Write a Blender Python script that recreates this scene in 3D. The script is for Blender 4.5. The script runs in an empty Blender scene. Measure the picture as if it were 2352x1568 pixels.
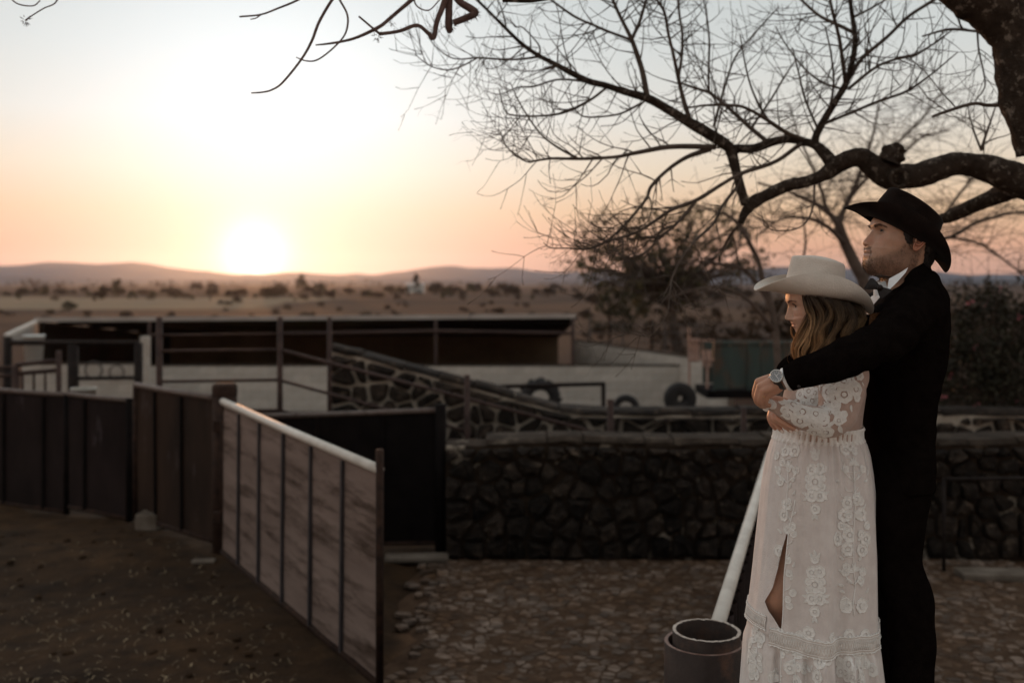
import bpy, bmesh, math, random
import numpy as np
from mathutils import Vector, Matrix, noise as mnoise
sc = bpy.context.scene
C = sc.collection
PI = math.pi
R = math.radians
random.seed(7); rng = np.random.default_rng(7)
# ------------------------------------------------------------------ camera
CZ = 2.4                      # eye height above the corral floor (the photographer stands on the raised terrace)
FD, CX, HY = 2286.7, 1176.0, 650.0
cam = bpy.data.cameras.new('camera'); camo = bpy.data.objects.new('camera', cam); C.objects.link(camo)
camo.location = (0, 0, CZ); camo.rotation_euler = (PI/2, 0, 0)
cam.lens = 35; cam.sensor_width = 36; cam.shift_y = -(784-HY)/2352.0
cam.clip_start = 0.05; cam.clip_end = 20000
cam.dof.use_dof = True; cam.dof.focus_distance = 2.70; cam.dof.aperture_fstop = 2.4
sc.camera = camo
# ------------------------------------------------------------------ sky
SUNV = Vector((-591, 2287, 62)).normalized()
SUN_EL = math.asin(SUNV.z); SUN_AZ = math.atan2(SUNV.x, SUNV.y)
world = bpy.data.worlds.new('World'); sc.world = world; world.use_nodes = True
nt = world.node_tree; nd = nt.nodes; lk = nt.links
bg = nd['Background']
sky = nd.new('ShaderNodeTexSky'); sky.sky_type = 'NISHITA'; sky.sun_disc = False
sky.sun_elevation = R(2.2); sky.sun_rotation = SUN_AZ
sky.altitude = 2000; sky.air_density = 1.0; sky.dust_density = 3.0; sky.ozone_density = 1.0
hs = nd.new('ShaderNodeHueSaturation'); hs.inputs['Hue'].default_value = .47; hs.inputs['Saturation'].default_value = .62; hs.inputs['Value'].default_value = .006
lk.new(sky.outputs[0], hs.inputs['Color'])
tc = nd.new('ShaderNodeTexCoord')
sx = nd.new('ShaderNodeSeparateXYZ'); lk.new(tc.outputs['Generated'], sx.inputs[0])
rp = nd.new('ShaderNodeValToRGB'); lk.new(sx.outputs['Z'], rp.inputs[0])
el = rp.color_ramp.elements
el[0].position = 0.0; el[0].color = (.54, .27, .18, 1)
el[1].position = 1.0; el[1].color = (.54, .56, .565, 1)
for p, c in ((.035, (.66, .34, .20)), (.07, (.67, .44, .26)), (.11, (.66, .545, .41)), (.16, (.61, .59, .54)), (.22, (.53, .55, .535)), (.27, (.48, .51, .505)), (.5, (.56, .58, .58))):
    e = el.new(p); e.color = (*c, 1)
# brightness of the twilight arch falls away from the sun
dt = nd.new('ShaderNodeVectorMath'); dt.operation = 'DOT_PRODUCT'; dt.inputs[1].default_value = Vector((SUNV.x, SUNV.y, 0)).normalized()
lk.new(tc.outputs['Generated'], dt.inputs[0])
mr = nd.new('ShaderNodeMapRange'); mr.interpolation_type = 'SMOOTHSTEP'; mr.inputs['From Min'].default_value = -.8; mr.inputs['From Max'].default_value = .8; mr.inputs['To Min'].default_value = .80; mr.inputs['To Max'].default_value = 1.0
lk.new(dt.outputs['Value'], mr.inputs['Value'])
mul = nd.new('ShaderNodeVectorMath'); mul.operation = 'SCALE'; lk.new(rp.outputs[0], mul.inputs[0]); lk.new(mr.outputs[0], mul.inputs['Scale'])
# the aureole of the low sun
ds = nd.new('ShaderNodeVectorMath'); ds.operation = 'DOT_PRODUCT'; ds.inputs[1].default_value = SUNV
lk.new(tc.outputs['Generated'], ds.inputs[0])
GLOW = Vector((-540, 2287, 350)).normalized()      # the brightest, whitest sky stands above the sun
def lobe(power, amp, col, dr=None):
    d_ = ds
    if dr is not None:
        d_ = nd.new('ShaderNodeVectorMath'); d_.operation = 'DOT_PRODUCT'; d_.inputs[1].default_value = dr; lk.new(tc.outputs['Generated'], d_.inputs[0])
    m = nd.new('ShaderNodeMath'); m.operation = 'POWER'; m.use_clamp = False; mx_ = nd.new('ShaderNodeMath'); mx_.operation = 'MAXIMUM'; mx_.inputs[1].default_value = 0; lk.new(d_.outputs['Value'], mx_.inputs[0]); lk.new(mx_.outputs[0], m.inputs[0]); m.inputs[1].default_value = power
    s = nd.new('ShaderNodeVectorMath'); s.operation = 'SCALE'; s.inputs[0].default_value = [amp*c for c in col]; lk.new(m.outputs[0], s.inputs['Scale'])
    return s.outputs[0]
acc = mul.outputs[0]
tn = nd.new('ShaderNodeVectorMath'); tn.operation = 'MULTIPLY'; tn.inputs[1].default_value = (.62, .46, .36); lk.new(hs.outputs[0], tn.inputs[0])
for src in (tn.outputs[0], lobe(22000, 8, (1, .94, .82)), lobe(2600, 1.1, (1, .84, .60)), lobe(500, .30, (1, .56, .28)), lobe(60, .26, (.93, 1.0, 1.06), GLOW), lobe(18, .08, (.96, 1.0, 1.03), GLOW)):
    ad = nd.new('ShaderNodeVectorMath'); ad.operation = 'ADD'; lk.new(acc, ad.inputs[0]); lk.new(src, ad.inputs[1]); acc = ad.outputs[0]
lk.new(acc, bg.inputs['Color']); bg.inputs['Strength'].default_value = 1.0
# ------------------------------------------------------------------ sun
sl = bpy.data.lights.new('sun', 'SUN'); sl.energy = 1.1; sl.angle = R(.6); sl.color = (1, .42, .16)
so = bpy.data.objects.new('sun', sl); C.objects.link(so)
so.rotation_euler = (-SUNV).to_track_quat('-Z', 'Y').to_euler()
sc.view_settings.view_transform = 'Standard'; sc.view_settings.look = 'None'
sc.view_settings.exposure = 0.3; sc.view_settings.gamma = 1.0; sc.view_settings.use_curve_mapping = False
sc.cycles.max_bounces = 6; sc.cycles.diffuse_bounces = 3; sc.cycles.volume_bounces = 1; sc.cycles.transparent_max_bounces = 6
sc.cycles.use_denoising = True
# ------------------------------------------------------------------ helpers
def P(x, y, Y):               # photograph position (2352-wide) + distance -> world point
    return Vector(((x-CX)/FD*Y, Y, CZ-(y-HY)/FD*Y))
class MB:
    def __init__(s): s.v = []; s.f = []; s.c = []
    def add(s, vs, fs, col=None):
        b = len(s.v); s.v.extend([tuple(v) for v in vs]); s.f.extend([tuple(i+b for i in f) for f in fs])
        if col is not None:
            if np.ndim(col) == 1: s.c.extend([tuple(col)]*len(vs))
            else: s.c.extend([tuple(c) for c in col])
        return s
    def box(s, c, d, rot=None, col=None):
        hx, hy, hz = d[0]/2, d[1]/2, d[2]/2
        vs = [Vector((a*hx, b*hy, e*hz)) for a in (-1, 1) for b in (-1, 1) for e in (-1, 1)]
        if rot is not None: vs = [rot @ v for v in vs]
        c = Vector(c); vs = [v+c for v in vs]
        return s.add(vs, [(0,1,3,2),(4,6,7,5),(0,4,5,1),(2,3,7,6),(0,2,6,4),(1,5,7,3)], col)
    def bar(s, a, b, w, d, up=(0,0,1), col=None):      # a square bar from a to b
        a = Vector(a); b = Vector(b); t = (b-a).normalized(); u = Vector(up); x = t.cross(u)
        if x.length < 1e-4: x = t.cross(Vector((0,1,0)))
        x.normalize(); y = x.cross(t)
        vs = [p+x*i*w/2+y*j*d/2 for p in (a, b) for i, j in ((-1,-1),(1,-1),(1,1),(-1,1))]
        return s.add(vs, [(0,1,2,3),(7,6,5,4),(0,4,5,1),(1,5,6,2),(2,6,7,3),(3,7,4,0)], col)
    def tube(s, pts, rad, n=8, cap=True, col=None, flat=None):
        P_ = np.array([tuple(p) for p in pts], float); m = len(P_)
        rad = np.full(m, rad, float) if np.ndim(rad) == 0 else np.array(rad, float)
        T = np.gradient(P_, axis=0) if m > 2 else np.repeat((P_[1]-P_[0])[None], 2, 0)
        T /= np.maximum(np.linalg.norm(T, axis=1, keepdims=True), 1e-9)
        a = np.array((0, 0, 1.)) if abs(T[0][2]) < .9 else np.array((1., 0, 0))
        N = np.cross(T[0], a); N /= np.linalg.norm(N)
        an = np.linspace(0, 2*PI, n, endpoint=False); ca, sa = np.cos(an)[:, None], np.sin(an)[:, None]
        vs = []
        for i in range(m):
            N = N-T[i]*np.dot(N, T[i]); N /= max(np.linalg.norm(N), 1e-9)
            B = np.cross(T[i], N); k = 1 if flat is None else flat
            vs.append(P_[i]+rad[i]*(ca*N+k*sa*B))
        vs = np.concatenate(vs)
        fs = [(i*n+j, i*n+(j+1) % n, (i+1)*n+(j+1) % n, (i+1)*n+j) for i in range(m-1) for j in range(n)]
        if cap: fs += [tuple(range(n-1, -1, -1)), tuple(range((m-1)*n, m*n))]
        cc = None
        if col is not None: cc = col if np.ndim(col) == 1 else np.repeat(np.array(col), n, axis=0)
        return s.add(vs, fs, cc)
    def grid(s, V, closeu=False, col=None, flip=False):          # V[i][j] points
        V = np.array(V, float); m, n = V.shape[:2]
        J = n if closeu else n-1
        fs = [(i*n+j, i*n+(j+1) % n, (i+1)*n+(j+1) % n, (i+1)*n+j) for i in range(m-1) for j in range(J)]
        if flip: fs = [f[::-1] for f in fs]
        return s.add(V.reshape(-1, 3), fs, None if col is None else (col if np.ndim(col) == 1 else np.array(col).reshape(-1, np.shape(col)[-1])))
    def ell(s, c, r, nu=16, nv=10, rot=None, col=None):
        vs = []; c = Vector(c)
        for i in range(nv+1):
            t = PI*i/nv
            for j in range(nu):
                p = 2*PI*j/nu; v = Vector((r[0]*math.sin(t)*math.cos(p), r[1]*math.sin(t)*math.sin(p), r[2]*math.cos(t)))
                if rot is not None: v = rot @ v
                vs.append(v+c)
        fs = [(i*nu+j, (i+1)*nu+j, (i+1)*nu+(j+1) % nu, i*nu+(j+1) % nu) for i in range(nv) for j in range(nu)]
        return s.add(vs, fs, col)
    def mesh(s, name, smooth=False):
        me = bpy.data.meshes.new(name); me.from_pydata(s.v, [], s.f); me.validate(); me.update()
        if s.c and len(s.c) == len(s.v) == len(me.vertices):
            at = me.color_attributes.new('Col', 'FLOAT_COLOR', 'POINT')
            c = np.ones((len(s.v), 4), np.float32); a = np.array(s.c, np.float32); c[:, :a.shape[1]] = a
            at.data.foreach_set('color', c.ravel())
        if smooth: me.polygons.foreach_set('use_smooth', [True]*len(me.polygons))
        return me
    def build(s, name, m, parent=None, smooth=False, bevel=0):
        return obj(name, s.mesh(name, smooth), m, parent, bevel)
def obj(name, me, m, parent=None, bevel=0):
    o = bpy.data.objects.new(name, me); C.objects.link(o)
    if m is not None and not me.materials: me.materials.append(m)
    if parent is not None: o.parent = parent
    if bevel:
        b = o.modifiers.new('bevel', 'BEVEL'); b.width = bevel; b.segments = 2; b.limit_method = 'ANGLE'
    return o
def tag(o, label, cat, group=None, kind=None):
    o['label'] = label; o['category'] = cat
    if group: o['group'] = group
    if kind: o['kind'] = kind
    return o
def thing(name, label, cat, group=None):
    o = bpy.data.objects.new(name, None); C.objects.link(o); o.empty_display_size = .1
    return tag(o, label, cat, group)
def struct(o): o['kind'] = 'structure'; return o
def smoothstep(a, b, x): t = np.clip((np.asarray(x, float)-a)/(b-a), 0, 1); return t*t*(3-2*t)
def spline(pts, n):           # Catmull-Rom through tuples of any width
    p = np.array(pts, float); p = np.vstack([2*p[0]-p[1], p, 2*p[-1]-p[-2]]); out = []
    k = len(p)-3
    for t in np.linspace(0, k-1e-6, n):
        i = int(t); u = t-i; a, b, c, d = p[i:i+4]
        out.append(.5*((2*b)+(-a+c)*u+(2*a-5*b+4*c-d)*u*u+(-a+3*b-3*c+d)*u**3))
    return np.array(out)
def PP(pts, n=None, defY=None):      # photo polyline [(x,y,Y,r_px)] -> world points and radii (radius in photo px)
    q = spline(pts, n) if n else np.array(pts, float)
    return [P(a[0], a[1], a[2]) for a in q], [a[3]*a[2]/FD for a in q]
# ------------------------------------------------------------------ materials
def mat(name, c1, c2=None, scale=8, rough=.8, bump=.0, bscale=None, detail=6, metal=0, c3=None, c3scale=2, c3lo=.55, c3hi=.7, stretch=None, spec=.5, sheen=0, sss=0, vcol=False, coords='Object', island=0, trans=0):
    m = bpy.data.materials.new(name); m.use_nodes = True; n = m.node_tree.nodes; l = m.node_tree.links
    b = n['Principled BSDF']; b.inputs['Roughness'].default_value = rough; b.inputs['Metallic'].default_value = metal
    b.inputs['Specular IOR Level'].default_value = spec
    if sheen: b.inputs['Sheen Weight'].default_value = sheen; b.inputs['Sheen Roughness'].default_value = .5
    if sss:
        b.inputs['Subsurface Weight'].default_value = sss; b.inputs['Subsurface Radius'].default_value = (1, .35, .2); b.inputs['Subsurface Scale'].default_value = .008
    t = n.new('ShaderNodeTexCoord'); vec = t.outputs[coords]
    if stretch:
        mp = n.new('ShaderNodeMapping'); mp.inputs['Scale'].default_value = stretch; l.new(vec, mp.inputs[0]); vec = mp.outputs[0]
    col = None
    if c2 is not None:
        nz = n.new('ShaderNodeTexNoise'); nz.inputs['Scale'].default_value = scale; nz.inputs['Detail'].default_value = detail; nz.inputs['Roughness'].default_value = .62; l.new(vec, nz.inputs['Vector'])
        r = n.new('ShaderNodeValToRGB'); r.color_ramp.elements[0].position = .34; r.color_ramp.elements[1].position = .66
        r.color_ramp.elements[0].color = (*c1, 1); r.color_ramp.elements[1].color = (*c2, 1); l.new(nz.outputs[0], r.inputs[0]); col = r.outputs[0]
    else:
        rgb = n.new('ShaderNodeRGB'); rgb.outputs[0].default_value = (*c1, 1); col = rgb.outputs[0]
    if c3 is not None:
        nz3 = n.new('ShaderNodeTexNoise'); nz3.inputs['Scale'].default_value = c3scale; nz3.inputs['Detail'].default_value = 8; nz3.inputs['Roughness'].default_value = .7; l.new(vec, nz3.inputs['Vector'])
        r3 = n.new('ShaderNodeValToRGB'); r3.color_ramp.elements[0].position = c3lo; r3.color_ramp.elements[1].position = c3hi; l.new(nz3.outputs[0], r3.inputs[0])
        mx = n.new('ShaderNodeMixRGB'); l.new(r3.outputs[0], mx.inputs[0]); l.new(col, mx.inputs[1]); mx.inputs[2].default_value = (*c3, 1); col = mx.outputs[0]
    if vcol:
        a = n.new('ShaderNodeVertexColor'); a.layer_name = 'Col'; mx = n.new('ShaderNodeMixRGB'); mx.blend_type = 'MULTIPLY'; mx.inputs[0].default_value = 1
        l.new(a.outputs[0], mx.inputs[1]); l.new(col, mx.inputs[2]); col = mx.outputs[0]
    if island:                 # every piece of the mesh, and every object, a little lighter or darker
        g = n.new('ShaderNodeNewGeometry'); oi = n.new('ShaderNodeObjectInfo'); ad = n.new('ShaderNodeMath'); ad.operation = 'ADD'
        l.new(g.outputs['Random Per Island'], ad.inputs[0]); l.new(oi.outputs['Random'], ad.inputs[1])
        fr = n.new('ShaderNodeMath'); fr.operation = 'FRACT'; l.new(ad.outputs[0], fr.inputs[0])
        mpr = n.new('ShaderNodeMapRange'); mpr.inputs['To Min'].default_value = 1-island; mpr.inputs['To Max'].default_value = 1+island; l.new(fr.outputs[0], mpr.inputs['Value'])
        sv = n.new('ShaderNodeVectorMath'); sv.operation = 'SCALE'; l.new(col, sv.inputs[0]); l.new(mpr.outputs[0], sv.inputs['Scale']); col = sv.outputs[0]
    l.new(col, b.inputs['Base Color'])
    if bump:
        nb = n.new('ShaderNodeTexNoise'); nb.inputs['Scale'].default_value = bscale or scale*4; nb.inputs['Detail'].default_value = 8; nb.inputs['Roughness'].default_value = .65; l.new(vec, nb.inputs['Vector'])
        bp = n.new('ShaderNodeBump'); bp.inputs['Strength'].default_value = bump; bp.inputs['Distance'].default_value = .02; l.new(nb.outputs[0], bp.inputs['Height']); l.new(bp.outputs[0], b.inputs['Normal'])
    if trans:                  # thin leaves and cloth let light through
        tr = n.new('ShaderNodeBsdfTranslucent'); l.new(col, tr.inputs[0]); ms = n.new('ShaderNodeMixShader'); ms.inputs[0].default_value = trans
        l.new(b.outputs[0], ms.inputs[1]); l.new(tr.outputs[0], ms.inputs[2]); l.new(ms.outputs[0], n['Material Output'].inputs[0])
    return m
# ================================================================== SETTING
def fbm(x, y, s=1.0, oct=4):
    return mnoise.fractal(Vector((x*s, y*s, 3.7)), 1.0, 2.0, oct)
def ground_z(x, y):
    z = -.62*float(smoothstep(12.5, 22, y))-.38*float(smoothstep(22, 34, y))
    if y > 60: z += min(1, (y-60)/120)*.5*fbm(x, y, .012, 3)
    return z
M_dirt = mat('ground_earth', (.62, .6, .58), (1.35, 1.25, 1.1), 5, .95, .9, 22, vcol=True, spec=.15, c3=(.02, .014, .009), c3scale=.9, c3lo=.60, c3hi=.74)
def make_ground():
    ys = np.concatenate([np.linspace(-12, 4, 12)[:-1], np.linspace(4, 11, 110)[:-1], np.geomspace(11, 5000, 130)])
    us = np.linspace(-1, 1, 240); V = []; Cc = []
    for y in ys:
        w = 9+max(y, 0)*.9
        row = []; cr = []
        for u in us:
            x = u*w; z = ground_z(x, y)
            manure = y < 12.2
            if y < 13:
                z += .018*fbm(x, y, 2.2, 4)+.012*fbm(x+9, y, 8, 3)
                if x < -.6: z += .05*fbm(x, y+31, .8, 3)
                if x > -.95 and 4.9 < y < 8.9: z -= .035
            if manure:
                c = np.array((.036, .0205, .0105))*(1+.6*fbm(x, y, .7, 3)) if x < -.7 else np.array((.085, .05, .03))
            else:
                n = fbm(x, y, .03, 4); t = float(smoothstep(-.25, .3, n))
                c = (1-t)*np.array((.034, .015, .007))+t*np.array((.070, .035, .017))
                if y < 40: c = c*.8
                if 138 < y < 235 and x < -.17*y+2*fbm(y, x, .02)*8: c = np.array((.19, .145, .10))
            row.append((x, y, z)); cr.append(c)
        V.append(row); Cc.append(cr)
    g = MB().grid(V, col=np.array(Cc)).build('ground', M_dirt, smooth=True); struct(g)
make_ground()
# distant hills: low ridges with their own depth
M_hill = mat('hill_scrub', (.030, .034, .050), (.05, .054, .072), .004, .95, spec=.1)
def hills(name, Y0, depth, prof, seed, rough):
    xs = np.linspace(-4200, 4200, 240); ts = np.linspace(0, 1, 14); V = []
    px = [(p[0]-CX)/FD*Y0 for p in prof]; pz = [CZ+(HY-p[1])/FD*Y0 for p in prof]
    for t in ts:
        row = []
        for x in xs:
            h = np.interp(x, px, pz)+rough*fbm(x+seed*999, t*400, .0060, 6)
            s = math.sin(PI*min(1, t*1.0))**.8 if t < .5 else 1-.6*(t-.5)
            z = -2+(max(h, 2)+2)*s*(1+.12*fbm(x, t*900+seed, .004, 3)*(1-abs(2*t-1)))
            row.append((x, Y0-depth*.5+depth*t, z))
        V.append(row)
    struct(MB().grid(V).build(name, M_hill, smooth=True))
hills('hills', 4200, 900, [(-2500, 612), (-600, 615), (0, 611), (120, 605), (210, 602), (260, 606), (330, 605), (400, 616), (470, 622), (560, 627), (650, 628), (760, 630), (860, 630), (920, 622), (960, 616), (1030, 611), (1100, 613), (1180, 617), (1260, 624), (1330, 621), (1450, 624), (1700, 618), (1850, 612), (2050, 622), (2352, 632), (3200, 630), (5000, 620)], 1, 9)
hills('foothills', 2600, 420, [(-2500, 640), (0, 632), (160, 634), (330, 640), (520, 642), (760, 640), (960, 637), (1200, 640), (1400, 642), (1900, 640), (2352, 642), (5000, 640)], 4, 2.5)
# terrace under the couple and the photographer
M_conc = mat('concrete', (.20, .17, .14), (.34, .30, .25), 3, .9, .5, 30, spec=.2, c3=(.10, .08, .06), c3scale=1.5)
tb = MB().box((1.0, .55, .448), (9, 5.2, .9)).build('terrace', M_conc, bevel=.02); struct(tb)
# ------------------------------------------------------------------ pieces laid in a plane (rubble walls, cobbles)
def voronoi(pts, bounds_poly, k=16, shrink=.012):
    pts = np.array(pts, float); out = []
    for i, p in enumerate(pts):
        d = ((pts-p)**2).sum(1); idx = np.argsort(d)[1:k+1]
        poly = [np.array(q, float) for q in bounds_poly]
        for j in idx:
            n = pts[j]-p; L = np.linalg.norm(n)
            if L < 1e-6: continue
            n = n/L; off = np.dot(n, (pts[j]+p)/2)-shrink*(.25+1.9*random.random()**2)
            new = []
            for a in range(len(poly)):
                A, B = poly[a], poly[(a+1) % len(poly)]; da, db = np.dot(n, A)-off, np.dot(n, B)-off
                if da <= 0: new.append(A)
                if da*db < 0: new.append(A+(B-A)*da/(da-db))
            poly = new
            if len(poly) < 3: break
        out.append(poly if len(poly) >= 3 else None)
    return out
def roundpoly(poly, n=8):
    poly = np.array(poly); c = poly.mean(0)
    q = []
    for a in range(len(poly)):
        A, B = poly[a], poly[(a+1) % len(poly)]
        if np.linalg.norm(B-A) < .015: continue
        q += [A+(B-A)*.14, A+(B-A)*.86]
    if len(q) < 5: return None
    q = np.array(q); return q
def stone_mesh(poly, o, u, v, n, h, mb=None):
    q = roundpoly(poly)
    if q is None: return None
    c = q.mean(0); m = len(q)
    def at(p, d): return o+u*p[0]+v*p[1]+n*d
    tl = [(random.uniform(-.2, .2), random.uniform(-.2, .2))][0]
    vs = [at(p, -.02) for p in q]
    vs += [at(c+(p-c)*random.uniform(.84, .98), h*(.45+.5*random.random())+np.dot(p-c, tl)*.3) for p in q]
    vs += [at(c+(p-c)*random.uniform(.35, .78), h*(.8+.5*random.random())+np.dot(p-c, tl)*.3) for p in q]
    fs = [(r*m+i, r*m+(i+1) % m, (r+1)*m+(i+1) % m, (r+1)*m+i) for r in (0, 1) for i in range(m)]+[tuple(range(2*m, 3*m))]
    b = mb or MB(); b.add(vs, fs); return b
M_stone = mat('lava_stone', (.010, .0068, .0052), (.036, .025, .018), 9, .92, .9, 40, spec=.2, island=.55, c3=(.115, .08, .056), c3scale=9, c3lo=.58, c3hi=.70)
M_mortar = mat('pale_mortar', (.30, .245, .195), (.46, .385, .31), 5, .95, .8, 25, spec=.1, c3=(.11, .085, .06), c3scale=3.5, c3lo=.60, c3hi=.72)
M_mortard = mat('stained_mortar', (.022, .014, .0095), (.052, .035, .024), 5, .95, .8, 25, spec=.1, c3=(.40, .33, .26), c3scale=3.4, c3lo=.57, c3hi=.66)
M_cap = mat('weathered_cap', (.024, .017, .0125), (.060, .044, .033), 6, .95, .8, 30, spec=.1, c3=(.12, .092, .07), c3scale=6, c3lo=.56, c3hi=.68)
def jitter_pts(w, h, s, inside, asp=1.0):
    out = []; ny = max(1, int(h/(s*asp)))
    for j in range(ny):
        x = random.random()*s
        while x < w:
            p = (x+random.uniform(-.3, .3)*s, (j+.5+random.uniform(-.3, .3))*h/ny)
            if inside(p): out.append(p)
            x += s*random.uniform(.65, 1.5)
    return out
def stone_wall(name, label, x0, x1, Y, top, zb, size, mort, thick=.4, rake=0.0, cap=None):
    """rubble wall facing the yard; top(x) gives its height"""
    t = thing(name, label, 'stone wall'); xs = np.linspace(x0, x1, 60)
    V = []
    for d, inset in ((0, 0), (thick, 0)):
        V.append([(x, Y+d+rake*(x-x0), zb-.1) for x in xs]); 
    b = MB(); f = [(x, Y+rake*(x-x0), zb-.1) for x in xs]; g = [(x, Y+rake*(x-x0), zb+top(x)-.06) for x in xs]
    h = [(x, Y+thick+rake*(x-x0), zb+top(x)-.06) for x in xs]; k = [(x, Y+thick+rake*(x-x0), zb-.1) for x in xs]
    b.grid([f, g, h, k]); n = len(xs)
    b.f += [(0, n, 2*n, 3*n), (n-1, 4*n-1, 3*n-1, 2*n-1)]
    b.build('mortar_core', mort, t)
    # cap: short lengths of rough coping
    x = x0
    while x < x1-.02:
        L = min(random.uniform(.22, .6), x1-x); pr = .012+.025*random.random(); dz_ = random.uniform(-.028, .012)
        a0, a1 = top(x+.006), top(x+L-.006); V = []
        for s_, a in ((x+.006, a0), (x+L*.5, (a0+a1)/2), (x+L-.006, a1)):
            yy = Y+rake*(s_-x0); e = .012
            V.append([(s_, yy-pr+e*random.random(), zb+a-.035-.04*random.random()), (s_, yy-pr+e*random.random(), zb+a+dz_-.02-.018*random.random()), (s_, yy-pr+.05, zb+a+dz_+.02*random.random()), (s_, yy+thick*.5, zb+a+dz_+.03*random.random()), (s_, yy+thick+.02, zb+a-.01), (s_, yy+thick+.02, zb+a-.07)])
        bb = MB().grid(V, closeu=True); bb.f += [(5, 4, 3, 2, 1, 0), (12, 13, 14, 15, 16, 17)]
        if cap is not None or random.random() > .10: bb.build('coping', cap or M_cap, t)
        x += L
    W = x1-x0; hm = max(top(x) for x in (x0, x1))
    pts = jitter_pts(W, hm, size, lambda p: p[1] < top(x0+p[0])-.04)
    polys = voronoi(pts, [(0, 0), (W, 0), (W, hm), (0, hm)], shrink=size*.075)
    cnt = 0
    u = np.array((1, rake, 0.)); v = np.array((0, 0, 1.)); nn = np.array((0, -1., 0))
    for pl in polys:
        if pl is None: continue
        pl = [np.array((p[0], min(p[1], top(x0+min(max(p[0], 0), W))-.085))) for p in pl]
        q = np.array(pl)
        if np.ptp(q[:, 1]) < .05 or np.ptp(q[:, 0]) < .05: continue
        m = stone_mesh(pl, np.array((x0, Y, zb)), u, v, nn, .05+.04*random.random())
        if m and cnt < 299: m.build('stone', M_stone, t, smooth=False); cnt += 1
    setbase(t, Vector(((x0+x1)/2, Y, zb))); return t
def setbase(t, loc):
    loc = Vector(loc); t.location = loc; mi = Matrix.Translation(-loc)
    for ch in t.children: ch.matrix_parent_inverse = mi
# lower wall of the alley and the ramp wall behind it
stone_wall('stone_wall', 'low dark rubble wall with flat coping along the back of the cobbled yard', -.58, 5.4, 8.72, lambda x: 1.045+.012*math.sin(x*3), 0, .165, M_mortard)
xr0, xr1 = P(760, 0, 11).x, P(1300, 0, 11).x
def ramp_top(x):
    return float(np.interp(x, [xr0, xr0+.25, xr1, xr1+.3, 8], [1.70, 1.66, 1.02, 1.0, 1.0]))
stone_wall('stone_wall', 'pale mortared rubble wall whose top slopes down like a loading ramp, behind the dark panel', xr0, 6.4, 11.0, ramp_top, 0, .19, M_mortar, cap=M_stone)
# cobbled yard
M_cob = mat('cobble', (.082, .055, .040), (.205, .152, .118), 9, .9, .8, 30, spec=.2, island=.45, c3=(.085, .046, .024), c3scale=2.6, c3lo=.44, c3hi=.60)
M_bed = mat('cobble_bed', (.050, .028, .016), (.10, .060, .037), 8, .95, .9, 40, spec=.1)
def cobbles():
    x0, x1, y0, y1 = -.86, 4.3, 5.15, 8.62; W, H = x1-x0, y1-y0
    bed = MB().grid([[(x, y, .002+.012*fbm(x, y, 3)-.06*max(0, 1-(x-x0)/.35)) for x in np.linspace(x0-.1, x1, 60)] for y in np.linspace(y0, y1, 40)]).build('cobbled_yard', M_bed, smooth=True); struct(bed)
    pts = jitter_pts(W, H, .088, lambda p: True, .75)
    # one long straight joint runs across the yard
    pts = [p for p in pts if abs((p[0]-.75)*.62+(p[1]-2.6)*.78) > .03]
    polys = voronoi(pts, [(0, 0), (W, 0), (W, H), (0, H)], shrink=.005)
    o = np.array((x0, y0, 0.)); items = []
    for p, pl in zip(pts, polys):
        if pl is None or p[0] < .35*random.random()+.12*fbm(p[1], 3, 2): continue
        x, y = x0+p[0], y0+p[1]; z = .002+.012*fbm(x, y, 3)
        b = stone_mesh(pl, o+np.array((0, 0, z)), np.array((1., 0, 0)), np.array((0, 1., 0)), np.array((0, 0, 1.)), -.003+.010*random.random())
        if b: items.append((y+abs(x-.6)*.8, b))
    items.sort(key=lambda a: a[0]); rest = MB()
    for i, (k, b) in enumerate(items):
        if i < 298: b.build('cobble', M_cob, bed)
        else: rest.add(b.v, b.f)
    ro = rest.build('cobbles', M_cob, bed); ro['kind'] = 'stuff'
cobbles()
# loose straw and clods on the corral floor
M_straw = mat('straw', (.12, .08, .045), (.34, .26, .16), 30, .8, spec=.3, island=.4)
def straw():
    b = MB()
    for i in range(2000):
        t = random.random(); y = 5.6+3.6*t**1.3; x = -1.3-random.random()*4.2
        if random.random() > .35+.8*max(0, fbm(x, y, 1.3)+.2)+(.3 if y < 7.3 else 0): continue
        if x > -.9-(y-5.8)*.64: continue
        L = random.uniform(.012, .06); a = random.random()*PI; w = random.uniform(.0012, .004)
        z = ground_z(x, y)+.018*fbm(x, y, 2.2, 4)+.012*fbm(x+9, y, 8, 3)+.05*fbm(x, y+31, .8, 3)+.008
        dx, dy = math.cos(a)*L/2, math.sin(a)*L/2; px, py = -math.sin(a)*w, math.cos(a)*w; dz = random.uniform(-.006, .012)
        b.add([(x-dx-px, y-dy-py, z-dz), (x-dx+px, y-dy+py, z-dz), (x+px*.9, y+py*.9, z+.006), (x-px*.9, y-py*.9, z+.006), (x+dx+px, y+dy+py, z+dz), (x+dx-px, y+dy-py, z+dz)], [(0, 1, 2, 3), (3, 2, 4, 5)])
    tag(b.build('straw', M_straw), 'scattered straw and chaff on the dark corral floor', 'straw', kind='stuff')
    d = MB(); 
    for i in range(150):
        x = -1.2-random.random()*4.5; y = 5.7+random.random()*4.2
        if x > -.9-(y-5.8)*.64: continue
        r = random.uniform(.008, .03); z = ground_z(x, y)+.05*fbm(x, y+31, .8, 3)+.2*r
        rt = Matrix.Rotation(random.random()*6, 3, 'Z'); d.ell((x, y, z), (r*1.4, r, r*.55), 7, 4, rt)
    tag(d.build('dung_clods', M_dirtc), 'trampled clods of earth and dung on the corral floor', 'clods', kind='stuff')
M_dirtc = mat('clod', (.022, .012, .006), (.055, .031, .016), 14, .95, .8, 60, spec=.1)
straw()
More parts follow.
